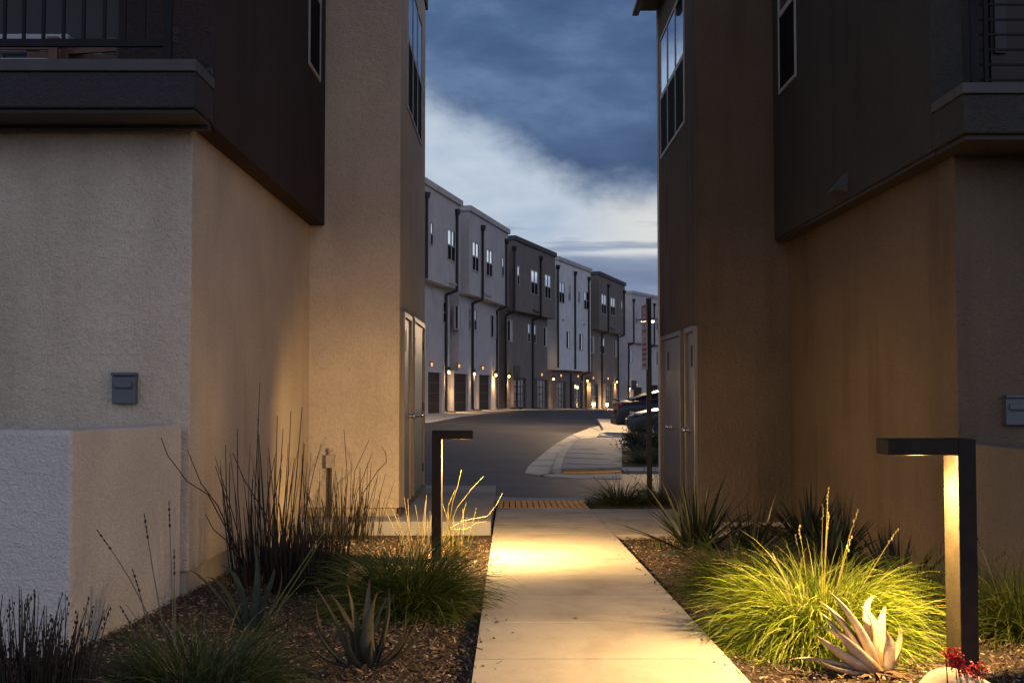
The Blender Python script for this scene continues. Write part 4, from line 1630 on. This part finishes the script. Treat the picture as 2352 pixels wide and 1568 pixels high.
# ------------------------------------------------------------------ planting, left side
def gp(px, py):
    return on_ground(px, py, -0.06)


p = at_y(62, 1500, 4.75)
reed_clump(p.x - 0.03, 4.75, 0.26, 0.16, 0.30, 0.64, 340, M['rush'], "dark rush clump with seed heads in the lower left corner", 0.0032, wild=0.10, tops=True)
p = at_y(460, 1500, 5.05)
grass_tuft(p.x, 5.05, 0.40, 0.26, 1500, M['grass_dark'], "dark green grass mound in front of the pale low wall", stalks=0, spread=0.20, el=(0.3, 1.5))
# seed stalks against the low wall
stk = thing("seed_stalks", (-1.75, 5.6, G(-1.75, 5.6)), "thin stalks with dark seed heads against the low pale wall", "grass stalks")
for base, top, bend in (((385, 1420), (222, 1215), 0.03), ((395, 1420), (331, 1178), -0.01), ((402, 1415), (388, 1150), 0.0), ((352, 1440), (304, 1305), 0.01),
                        ((404, 1400), (400, 1260), 0.0), ((330, 1470), (275, 1390), 0.01)):
    a_, b_ = at_y(*base, 5.55), at_y(*top, 5.75)
    a_.z = min(a_.z, G(a_.x, a_.y))
    pts = [a_.lerp(b_, k / 5) + Vector((bend * math.sin(math.pi * k / 5), 0, 0.02 * math.sin(math.pi * k / 5))) for k in range(6)]
    so_ = MB().tube(pts, [0.0035, 0.003, 0.003, 0.0026, 0.0022, 0.002], 5).build("stalk", M['stalk'], stk)
    d = (pts[-1] - pts[-2]).normalized()
    MB().tube([pts[-1] - d * (0.13 - 0.0065 * j) for j in range(21)], [(0.002, 0.006, 0.0065, 0.003)[j % 4] * (0.7 + 0.3 * math.sin(j)) for j in range(21)], 6).build("seed_head", M['seed'], so_)

def zp(ox, oy, k):
    return lambda x, y: ((ox + x / k) / 1.7415, (oy + y / k) / 1.7415)


def leaf_list(conv, Y, rows, mpp, wk=1.3):
    """rows: (root, bend, tip, width, depth lean): picture outlines set at depth Y, leaning to and from the viewer"""
    L_ = []
    for (ax, ay), (bx, by), (cx, cy), wd, lean in rows:
        a = at_y(*conv(ax, ay), Y + lean * 0.10)
        c = at_y(*conv(cx, cy), Y + lean)
        m_ = at_y(*conv(bx, by), Y + lean * 0.5)
        b = m_ * 2 - (a + c) * 0.5
        b = m_.lerp(b, 0.9)
        L_.append((a, b, c, wd * mpp / 2 * wk))
    return L_


cv = zp(400, 2100, 2.4844)
rows = [((1400, 1010), (1050, 560), (865, 450), 55, 0.05), ((1420, 1010), (1210, 600), (1030, 525), 65, 0.12), ((1450, 1010), (1370, 560), (1190, 390), 70, 0.2), ((1420, 1020), (1260, 770), (1160, 590), 95, -0.05),
        ((1520, 1010), (1565, 560), (1545, 250), 75, 0.2), ((1550, 1010), (1680, 640), (1735, 430), 95, 0.12), ((1560, 1020), (1775, 680), (1790, 400), 100, 0.02), ((1560, 1040), (1820, 980), (1920, 850), 95, -0.08),
        ((1450, 1040), (1120, 930), (880, 840), 55, -0.05), ((1460, 1040), (1420, 760), (1350, 560), 80, 0.15)]
q = at_y(*cv(1490, 1040), 6.2)
succulent(q.x, 6.2, leaf_list(cv, 6.2, rows, 0.00053), M['agave'], "grey green agave between the dark grass mound and the tall rushes", 0.28, "agave", "agave")
q = gp(852, 1535)
cv = zp(900, 2050, 2.138)
rows = [((1150, 1290), (1125, 1000), (1045, 610), 80, 0.08), ((1080, 1290), (975, 990), (770, 620), 85, 0.02), ((1120, 1290), (1060, 960), (900, 690), 80, 0.14), ((1180, 1290), (1205, 900), (1240, 560), 65, 0.18),
        ((1245, 1270), (1235, 960), (1300, 690), 140, -0.03), ((1290, 1280), (1385, 930), (1405, 640), 80, 0.06), ((1320, 1290), (1545, 1110), (1655, 855), 60, 0.03), ((1330, 1300), (1600, 1130), (1755, 862), 60, -0.03),
        ((1300, 1300), (1470, 1170), (1580, 975), 65, -0.06), ((1290, 1310), (1430, 1190), (1540, 1012), 60, -0.10), ((1050, 1300), (850, 1090), (780, 780), 75, 0.06), ((1040, 1310), (800, 1210), (722, 1060), 50, -0.05),
        ((1060, 1310), (850, 1120), (765, 900), 65, -0.02), ((1150, 1310), (1075, 1210), (1040, 1055), 80, -0.12), ((1250, 1315), (1240, 1210), (1248, 1090), 58, -0.14), ((1220, 1290), (1320, 860), (1425, 705), 35, 0.16)]
q = at_y(*cv(1190, 1310), 5.62)
succulent(q.x, 5.62, leaf_list(cv, 5.62, rows, 0.00057), M['aloe_dark'], "dusky green and purple aloe between the left grass mounds and the path", 0.45, "aloe", "aloe")
q = at_y(935, 1390, 7.35)
grass_tuft(q.x, 7.35, 0.48, 0.40, 3000, M['grass_mid'], "rounded green grass mound on the mulch left of the path", spread=0.16, el=(0.25, 1.5), droop=(1.0, 2.2))
# long leaning flower stalks across the agave
ls = thing("leaning_stalks", (-1.3, 5.6, G(-1.3, 5.6)), "two long olive stalks leaning right across the grey green agave", "plant stalks")
sb = MB()
for base, top in (((540, 1500), (752, 1208)), ((560, 1500), (738, 1240)), ((520, 1545), (700, 1330))):
    a_, b_ = at_y(*base, 5.5), at_y(*top, 6.0)
    a_.z = min(a_.z, G(a_.x, a_.y))
    sb.tube([a_, a_.lerp(b_, 0.5) + Vector((0, 0, 0.015)), b_], [0.0045, 0.004, 0.003], 6)
sb.build("stalks", M['grass_dark'], ls)

# tall dark rushes against the beige wall
q = at_y(615, 1300, 8.55)
ex = []
for line in ([(560, 1300), (545, 1262), (478, 1135), (430, 1105), (385, 1045), (370, 1005)], [(545, 1262), (500, 1160), (462, 1110), (430, 1032)],
             [(560, 1300), (520, 1240), (490, 1215), (472, 1180)], [(590, 1290), (585, 1150), (592, 1000), (597, 878)], [(600, 1300), (596, 1100), (592, 960)],
             [(640, 1300), (633, 1100), (637, 955)], [(650, 1300), (662, 1080), (668, 945)], [(660, 1300), (680, 1100), (694, 935)], [(530, 1290), (520, 1130), (518, 1022)],
             [(540, 1290), (530, 1180), (495, 1070)], [(560, 1300), (546, 1130), (545, 985)], [(640, 1290), (610, 1180), (560, 1100), (535, 1040)], [(660, 1300), (640, 1150), (650, 985)]):
    ex.append([at_y(x, y, 8.6 - 1.2 * (1 - smooth(365, 570, x))) for x, y in line])
reed_clump(q.x, 8.7, 0.30, 0.25, 0.35, 1.18, 150, M['rush'], "tall dark rush clump silhouetted on the glowing beige wall", 0.0040, extra=ex, wild=0.08, fall=0.3)
q = at_y(700, 1330, 8.3)
reed_clump(q.x, 8.4, 0.26, 0.28, 0.30, 0.50, 420, M['rush'], "dense low dark rushes beside the tall clump", 0.0042, wild=0.05, fall=0.2)
q = at_y(790, 1215, 11.9)
ex = []
for line in ([(800, 1205), (812, 1130), (815, 1080), (848, 1010)], [(790, 1205), (798, 1100), (790, 985)], [(820, 1205), (835, 1130), (868, 1080), (888, 1060), (886, 1040), (876, 1024)],
             [(780, 1205), (778, 1130), (770, 1080)], [(810, 1205), (820, 1130), (855, 1040)], [(830, 1205), (850, 1150), (866, 1098)]):
    ex.append([at_y(x, y, 11.9) for x, y in line])
reed_clump(q.x, 11.9, 0.36, 0.25, 0.3, 0.85, 130, M['rush'], "shorter dark rush clump below the wall junction box", 0.0042, extra=ex, wild=0.11, fall=0.3)

# straw reeds round the far bollard light
q = at_y(1000, 1230, 10.2)
ex = []
for line in ([(1030, 1215), (1040, 1150), (1052, 1115), (1060, 1078)], [(1030, 1215), (1050, 1165), (1085, 1120), (1111, 1093)], [(1030, 1215), (1065, 1195), (1120, 1185), (1140, 1160), (1154, 1132)],
             [(1025, 1215), (1030, 1160), (1045, 1125)], [(1035, 1215), (1070, 1215), (1095, 1200), (1120, 1197)]):
    ex.append([at_y(x, y, 10.15) for x, y in line])
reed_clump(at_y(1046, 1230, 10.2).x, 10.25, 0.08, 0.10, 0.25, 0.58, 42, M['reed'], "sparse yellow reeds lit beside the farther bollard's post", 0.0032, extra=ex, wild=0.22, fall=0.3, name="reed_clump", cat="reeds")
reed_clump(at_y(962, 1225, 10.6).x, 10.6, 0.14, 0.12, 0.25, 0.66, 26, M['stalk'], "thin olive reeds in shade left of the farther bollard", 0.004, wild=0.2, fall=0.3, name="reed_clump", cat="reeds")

# ------------------------------------------------------------------ planting, right side
q = at_y(1880, 1455, 6.35)
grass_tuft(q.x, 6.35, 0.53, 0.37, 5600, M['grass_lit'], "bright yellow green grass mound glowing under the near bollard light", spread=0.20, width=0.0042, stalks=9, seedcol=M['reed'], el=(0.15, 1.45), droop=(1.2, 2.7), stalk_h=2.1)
q = at_y(1700, 1380, 8.1)
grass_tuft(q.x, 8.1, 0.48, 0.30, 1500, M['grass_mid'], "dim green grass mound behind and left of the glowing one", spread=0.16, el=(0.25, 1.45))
q = at_y(2325, 1440, 6.6)
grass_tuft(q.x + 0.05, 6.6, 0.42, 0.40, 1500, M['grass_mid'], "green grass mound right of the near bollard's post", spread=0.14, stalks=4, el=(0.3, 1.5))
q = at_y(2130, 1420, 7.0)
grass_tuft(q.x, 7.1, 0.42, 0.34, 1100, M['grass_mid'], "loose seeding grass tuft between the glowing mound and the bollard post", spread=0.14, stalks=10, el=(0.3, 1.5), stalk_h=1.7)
q = gp(1615, 1275)
flax(q.x, q.y + 0.35, 120, 0.72, "dark spiky flax clump in front of the grey doors", M['flax'], width=0.015, el=(0.35, 1.5))
q = gp(1745, 1275)
flax(q.x, q.y + 0.3, 60, 0.52, "short dark flax clump right of the spiky one", M['flax'], width=0.011)
flax(at_y(1860, 1240, 11.3).x, 11.3, 60, 0.62, "dark agave-like flax below the streaked brown wall", M['flax'], width=0.02, el=(0.5, 1.5))
flax(at_y(1905, 1270, 10.0).x, 10.0, 60, 0.5, "broad dark flax directly behind the glowing mound", M['flax'], width=0.02, el=(0.4, 1.5))
flax(at_y(2060, 1320, 8.4).x, 8.4, 55, 0.46, "grey dark flax between the glowing mound and the near bollard", M['agave'], width=0.02, el=(0.45, 1.5))
# pale aloe under the lamp
q = gp(1998, 1556)
cv = zp(3000, 1950, 2.007)
rows = [((1010, 1440), (860, 1090), (615, 815), 165, 0.03), ((960, 1430), (760, 1100), (555, 908), 110, 0.10), ((930, 1430), (700, 1140), (560, 995), 85, 0.14), ((960, 1440), (680, 1160), (518, 1130), 60, 0.10),
        ((1000, 1470), (800, 1260), (680, 1135), 150, -0.10), ((960, 1480), (680, 1290), (522, 1178), 150, -0.04), ((940, 1480), (560, 1375), (310, 1380), 60, 0.02), ((980, 1500), (660, 1440), (522, 1345), 70, -0.12),
        ((1060, 1440), (1010, 1120), (890, 950), 105, 0.06), ((1000, 1420), (930, 1010), (1008, 868), 55, 0.20), ((1040, 1430), (1050, 1130), (1086, 952), 75, 0.14), ((1090, 1480), (1130, 1330), (1098, 1152), 120, -0.06),
        ((1080, 1470), (1190, 1300), (1205, 1115), 85, 0.04)]
q = at_y(*cv(1020, 1480), 5.62)
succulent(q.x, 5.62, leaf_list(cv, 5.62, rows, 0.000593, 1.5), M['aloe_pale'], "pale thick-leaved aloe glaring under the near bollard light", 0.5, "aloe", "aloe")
q = Vector((q.x, 5.5, G(q.x, 5.5)))
# withered leaves at the aloe's foot
wb = MB()
rg = random.Random(5)
for k in range(14):
    a = rg.uniform(-2.6, -0.2)
    pts = curve_pts((q.x + 0.05 * math.cos(a), q.y + 0.13 + 0.05 * math.sin(a), G(q.x, q.y) - 0.03), a, rg.uniform(-0.1, 0.4), rg.uniform(0.08, 0.16), rg.uniform(-0.8, 1.2), 5)
    for v in pts:
        v.z = max(v.z, G(v.x, v.y) - 0.035)
    strip(wb, pts, 0.014, rg.uniform(-0.6, 0.6))
tag(wb.build("withered_leaves", M['leaf_dry']), "curled withered brown leaves at the pale aloe's foot", "dead leaves")

# rock with red flowers in the corner
q = at_y(2205, 1560, 5.05)
g = G(q.x, 5.05) - 0.08
rb = MB()
rg = random.Random(11)
rb.ball((q.x, 5.07, g + 0.06), 0.18, 18, 12, sx=1.0, sy=0.6, sz=0.6)
rb.v = [(x + 0.012 * math.sin(31 * y + 17 * z), y + 0.012 * math.sin(29 * x + 11 * z), z + 0.012 * math.sin(23 * x + 19 * y)) for x, y, z in rb.v]
tag(rb.build("boulder", M['rock'], smooth_shade=True), "pale rounded rock at the foot of the near bollard light", "rock")
fw = thing("flowering_plant", (q.x + 0.02, 5.02, g), "cluster of small red flowers in front of the near bollard's foot", "flowers")
fb, stb = MB(), MB()
for line, n in (([(2172, 1500), (2200, 1510), (2195, 1528)], 90), ([(2195, 1525), (2215, 1540), (2245, 1548)], 50), ([(2238, 1530), (2242, 1532)], 8), ([(2250, 1538), (2256, 1542)], 10)):
    L_ = [at_y(x, y, 5.0) for x, y in line]
    for k in range(n):
        s = rg.random() * (len(L_) - 1)
        i = min(int(s), len(L_) - 2)
        c = L_[i].lerp(L_[i + 1], s - i) + Vector((rg.gauss(0, 0.014), rg.gauss(0, 0.012), rg.gauss(0, 0.014)))
        for j in range(4):
            a = rg.uniform(0, 6.28)
            e = rg.uniform(-0.4, 1.3)
            d = Vector((math.cos(a) * math.cos(e), math.sin(a) * math.cos(e), math.sin(e))) * 0.011
            s_ = d.cross(Vector((rg.gauss(0, 1), rg.gauss(0, 1), rg.gauss(0, 1)))).normalized() * 0.006
            fb.add([c, c + d * 0.6 + s_, c + d, c + d * 0.6 - s_], [(0, 1, 2, 3)])
    for v in L_:
        stb.tube([(v.x + 0.02, 5.02, g), (v.x + 0.01, 5.01, (v.z + g) / 2), v], [0.004, 0.003, 0.002], 5)
fb.build("petals", M['petal'], fw)
stb.build("stems", M['rush'], fw)

# small weed at the path's edge
q = gp(1525, 1262)
flax(q.x, q.y, 14, 0.2, "tiny feathery weed at the corner of the path", M['grass_mid'], width=0.006, cat="weed", name="weed")
# drip valve lids
for (px, py, lab) in ((1070, 1246, "green oval irrigation lid in the lit mulch left of path"), (1545, 1266, "dark green irrigation lid beside the tiny weed"), (1462, 1166, "dark irrigation lid in the far planting strip")):
    q = on_ground(px, py, -0.02)
    tag(MB().lathe((q.x, q.y, q.z - 0.03), [(0.11, 0.0), (0.105, 0.016), (0.09, 0.024), (0.02, 0.028)], 20).build("irrigation_lid", M['valve'], smooth_shade=False), lab, "irrigation lid", "irrigation lids")

q = on_ground(*z4(345, 1195))
mc = MB().lathe((q.x, q.y, q.z - 0.02), [(0.36, 0.0), (0.36, 0.026), (0.30, 0.028), (0.29, 0.024), (0.05, 0.024)], 28)
tag(mc.build("manhole_cover", M['black']), "round dark manhole cover in the near road beyond the landing", "manhole cover")
# far planting
def far_tuft(px, py, h, n, lab, Y=None, r=0.5):
    q = on_ground(px, py) if Y is None else at_y(px, py, Y)
    return grass_tuft(q.x, q.y, r, h, n, M['grass_dark'], lab, spread=0.18, width=0.006, el=(0.35, 1.5), stalks=6)


far_tuft(1426, 1162, 0.40, 900, "dark grass tuft left of the black sign post", r=0.36)
far_tuft(1520, 1158, 0.42, 500, "dark grass tuft squeezed between sign post and doors", r=0.25)
far_tuft(1487, 1082, 0.34, 900, "low dark grass across the road behind the sign post", Y=24.6, r=0.6)
q = at_y(1470, 1045, 29.5)
shrub(q.x, 29.5, 0.75, 0.6, 0.62, 2600, "dark leafy shrub in front of the nearer car's nose", M['shrub'], 0.04)
q = at_y(1520, 1040, 28.5)
shrub(q.x, 28.5, 0.7, 0.6, 0.6, 2200, "dark leafy shrub below the nearer car's front wheel", M['shrub'], 0.04)

# conduit with junction box on the bay wall
q = at_y(758, 1052, 12.93)
jb_ = thing("junction_box", (q.x, 12.93, G(q.x, 12.9)), "beige junction box on a thin conduit below the beige wall", "junction box")
MB().tube([(q.x, 12.94, G(q.x, 12.9) - 0.1), (q.x, 12.94, q.z - 0.1)], 0.02, 8).build("conduit", M['trim_dark'], jb_)
MB().box(q.x - 0.045, q.x + 0.045, 12.90, 12.985, q.z - 0.105, q.z + 0.04).build("box", M['conduit'], jb_, bevel=0.006)
MB().tube([(q.x, 12.94, q.z + 0.04), (q.x, 12.94, q.z + 0.075), (q.x, 12.94, q.z + 0.08), (q.x, 12.94, q.z + 0.11)], [0.022, 0.022, 0.032, 0.028], 10).build("valve_cap", M['conduit'], jb_)
MB().tube([(q.x + 0.045, 12.93, q.z + 0.03), (q.x + 0.065, 12.93, q.z + 0.03)], 0.012, 8).build("fitting", M['conduit'], jb_)

# balcony furniture (glimpsed between the balusters)
def armchair(x, y, label, cush, rot=0.0, w=0.62):
    z0 = 1.94
    r = thing("outdoor_armchair", (x, y, z0), label, "armchair", "armchairs on the left balcony")
    r.rotation_euler = (0, 0, rot)
    for sx in (-1, 1):
        for sy in (-1, 1):
            MB().box(sx * w / 2 - 0.03, sx * w / 2 + 0.03, sy * 0.28 - 0.02, sy * 0.28 + 0.02, 0, 0.50 if sy < 0 else 0.67).build("leg", M['wood'], r, local=True)
        MB().box(sx * w / 2 - 0.04, sx * w / 2 + 0.04, -0.31, 0.31, 0.502, 0.53).build("armrest", M['wood'], r, local=True, bevel=0.005)
    for ya in (-0.30, 0.275):
        MB().box(-w / 2 + 0.03, w / 2 - 0.03, ya, ya + 0.028, 0.44, 0.50).build("seat_rail", M['wood'], r, local=True)
    MB().box(-w / 2 + 0.035, w / 2 - 0.035, -0.26, 0.27, 0.28, 0.40).build("seat_cushion", M[cush], r, local=True, bevel=0.03)
    MB().box(-w / 2 + 0.035, w / 2 - 0.035, 0.10, 0.26, 0.54, 0.68).build("back_cushion", M[cush], r, local=True, bevel=0.03)
    return r


q = at_y(70, 80, 8.4)
armchair(q.x - 0.05, 8.45, "wooden armchair with white cushions at the balcony's left", 'cushion_w')
q = at_y(190, 80, 8.7)
armchair(q.x, 8.75, "wooden armchair with white cushions behind the middle balusters", 'cushion_w', 0.15)
q = at_y(285, 80, 8.45)
armchair(q.x, 8.5, "wooden armchair with teal cushions near the balcony's right post", 'cushion_t', -0.2)

# dry leaves on the path
rg = random.Random(3)
for (px, py, lab) in ((1163, 1424, "dry leaf on the path near its left edge"), (1322, 1419, "tiny dark leaf in the middle of the near path"), (1152, 1365, "twig-like dry leaf at the path's left joint"),
                      (1660, 1372, "dry leaf by the right path edge near the dim mound"), (1178, 1452, "curled leaf on the near path, lower left"), (1440, 1208, "dark leaf at the far right corner of the path")):
    q = on_ground(px, py, 0.006)
    a = rg.uniform(0, 6.28)
    d = Vector((math.cos(a), math.sin(a), 0)) * 0.016
    s = Vector((-math.sin(a), math.cos(a), 0)) * 0.006
    b = MB()
    b.add([q - d, q + s + Vector((0, 0, 0.004)), q + d + Vector((0, 0, 0.006)), q - s + Vector((0, 0, 0.004)), q - Vector((0, 0, 0.003))],
          [(0, 1, 4), (1, 2, 4), (2, 3, 4), (3, 0, 4), (0, 3, 2, 1)])
    tag(b.build("dry_leaf", M['leaf_dry']), lab, "leaf", "dry leaves on the path")

# ------------------------------------------------------------------ bark mulch
def chips(n, seed):
    rg = np.random.RandomState(seed)
    V = np.zeros((n, 8, 3))
    keep = []
    base = np.array([[-1, -1, -1], [1, -1, -1], [1, 1, -1], [-1, 1, -1], [-1, -1, 1], [1, -1, 1], [1, 1, 1], [-1, 1, 1]], float)
    i = 0
    while i < n:
        y = 4.2 + (rg.rand() ** 1.5) * 9.3
        left = rg.rand() < 0.55
        x = rg.uniform(-2.3, PXL - 0.01) if left else rg.uniform(PXR + 0.01, 3.3)
        # beyond the landings there is no mulch
        if left and y > 12.05 or (not left and y > 12.2 and x < 2.4):
            continue
        lift = 0.0
        if rg.rand() < 0.003:       # a few chips kicked onto the path
            e_ = min(0.3, rg.exponential(0.04))
            x = PXL + e_ if left else PXR - e_
            lift = 0.053
        L = rg.uniform(0.004, 0.011) * (1 + 1.3 * (rg.rand() < 0.2))
        W = rg.uniform(0.0022, 0.0065)
        T = rg.uniform(0.0008, 0.0025)
        a = rg.uniform(0, math.pi)
        ca, sa = math.cos(a), math.sin(a)
        ti, tj = rg.normal(0, 0.35), rg.normal(0, 0.35)
        P = base * np.array([L, W, T])
        P[:, 1] *= 1 - 0.4 * (P[:, 0] > 0)
        z = P[:, 2] + ti * P[:, 0] + tj * P[:, 1]
        X = ca * P[:, 0] - sa * P[:, 1] + x
        Y = sa * P[:, 0] + ca * P[:, 1] + y
        V[i, :, 0], V[i, :, 1] = X, Y
        V[i, :, 2] = z + G(x, y) + ((-0.052 + abs(rg.normal(0, 0.010)) + 0.006) if lift == 0 else 0.004)
        i += 1
    quads = np.array([(3, 2, 1, 0), (4, 5, 6, 7), (0, 1, 5, 4), (1, 2, 6, 5), (2, 3, 7, 6), (3, 0, 4, 7)])
    Fq = (quads[None] + 8 * np.arange(n)[:, None, None]).reshape(-1, 4)
    me = bpy.data.meshes.new("bark_mulch")
    me.from_pydata(V.reshape(-1, 3).tolist(), [], Fq.tolist())
    me.update()
    me.materials.append(M['chips'])
    o = bpy.data.objects.new("bark_mulch", me)
    COL.objects.link(o)
    tag(o, "brown bark chips covering the beds on both sides of the path", "mulch", kind="stuff")


chips(42000, 4)

# ------------------------------------------------------------------ sky
W = bpy.data.worlds.new("World")
sc.world = W
W.use_nodes = True
nt = W.node_tree
bg = nt.nodes["Background"]
tc = nt.nodes.new("ShaderNodeTexCoord")
sepn = nt.nodes.new("ShaderNodeSeparateXYZ")
nt.links.new(tc.outputs["Generated"], sepn.inputs[0])
dx, dy, dz = sepn.outputs
dyc = mathn(nt, 'MAXIMUM', dy, 0.12)
u = mathn(nt, 'DIVIDE', dx, dyc)
v = mathn(nt, 'DIVIDE', dz, dyc)
comb = nt.nodes.new("ShaderNodeCombineXYZ")
nt.links.new(u, comb.inputs[0])
nt.links.new(v, comb.inputs[1])


def snoise(sx, sy, scale, detail=5, rough=0.55, off=0.0):
    mp = nt.nodes.new("ShaderNodeMapping")
    mp.inputs["Scale"].default_value = (sx, sy, 1)
    mp.inputs["Location"].default_value = (off, off * 0.7, 0)
    nt.links.new(comb.outputs[0], mp.inputs["Vector"])
    return noise(nt, mp.outputs[0], scale, detail, rough)


def sstep(x, a, b):
    n = nt.nodes.new("ShaderNodeMapRange")
    n.interpolation_type = 'SMOOTHSTEP'
    n.inputs["From Min"].default_value = a
    n.inputs["From Max"].default_value = b
    nt.links.new(x, n.inputs["Value"])
    return n.outputs[0]


warp = mathn(nt, 'MULTIPLY', mathn(nt, 'SUBTRACT', snoise(1, 1.6, 16, 6, 0.6), 0.5), 0.055)
vb = mathn(nt, 'MAXIMUM', mathn(nt, 'MULTIPLY_ADD', u, -0.58, 0.2055), 0.166)
dv = mathn(nt, 'ADD', mathn(nt, 'SUBTRACT', v, vb), warp)
bright = sstep(dv, 0.026, -0.020)
low = sstep(mathn(nt, 'ADD', v, mathn(nt, 'MULTIPLY', warp, 0.10)), 0.110, 0.1185)
darkc = ramp(nt, snoise(1, 2.2, 7.5, 5, 0.55, 3.1), [(0.30, (0.044, 0.074, 0.150)), (0.5, (0.070, 0.108, 0.205)), (0.70, (0.135, 0.182, 0.295))])
brightc = ramp(nt, snoise(0.8, 2.0, 14, 5, 0.55, 8.0), [(0.3, (0.38, 0.48, 0.62)), (0.7, (0.56, 0.64, 0.74))])
warmf = mathn(nt, 'MULTIPLY', sstep(u, 0.03, 0.125), sstep(v, 0.185, 0.15))
brightc = mixc(nt, warmf, brightc, (0.68, 0.70, 0.69))
streak = mathn(nt, 'MULTIPLY', sstep(snoise(0.25, 3.4, 22, 4, 0.5, 1.7), 0.52, 0.66), mathn(nt, 'MULTIPLY', sstep(v, 0.158, 0.145), 0.75))
brightc = mixc(nt, streak, brightc, (0.22, 0.28, 0.42))
lowc = ramp(nt, snoise(0.6, 3.0, 16, 4, 0.5, 5.0), [(0.3, (0.16, 0.21, 0.34)), (0.7, (0.26, 0.32, 0.45))])
brightc = mixc(nt, low, lowc, brightc)
darkc = mixc(nt, 1.0, darkc, (1.04, 1.21, 1.27), 'MULTIPLY')
front = mixc(nt, bright, darkc, brightc)
# rest of the dome: an even dusk overcast
el = ramp(nt, mathn(nt, 'ABSOLUTE', dz), [(0.0, (0.44, 0.46, 0.55)), (0.28, (0.36, 0.39, 0.49)), (0.55, (0.13, 0.155, 0.23)), (1.0, (0.085, 0.105, 0.165))])
isfront = mathn(nt, 'MULTIPLY', sstep(dy, 0.45, 0.8), sstep(dz, 0.62, 0.45))
back = sstep(dy, 0.1, -0.5)
el = mixc(nt, mathn(nt, 'MULTIPLY', back, sstep(dz, 0.75, 0.35)), el, (0.72, 0.82, 1.10))

sky = mixc(nt, isfront, el, front)
nish = nt.nodes.new("ShaderNodeTexSky")
nish.sky_type = 'NISHITA'
nish.sun_disc = False
nish.sun_elevation = R(1.0)
nish.sun_rotation = R(35)
sky = mixc(nt, 0.004, sky, nish.outputs[0], 'ADD')
nt.links.new(sky, bg.inputs["Color"])
bg.inputs["Strength"].default_value = 1.0

sun = bpy.data.lights.new("sun", 'SUN')
sun.energy = 0.03
sun.angle = R(20)
sun.color = (1.0, 0.86, 0.7)
so = bpy.data.objects.new("sun", sun)
COL.objects.link(so)
so.rotation_euler = (R(86), 0, R(145))

# ------------------------------------------------------------------ render
sc.view_settings.view_transform = 'Standard'
sc.view_settings.look = 'None'
sc.view_settings.exposure = 0.0
sc.view_settings.gamma = 1.0
sc.cycles.use_denoising = True
sc.cycles.max_bounces = 8
sc.cycles.diffuse_bounces = 5
sc.cycles.sample_clamp_indirect = 6.0
sc.cycles.caustics_reflective = False
sc.cycles.caustics_refractive = False
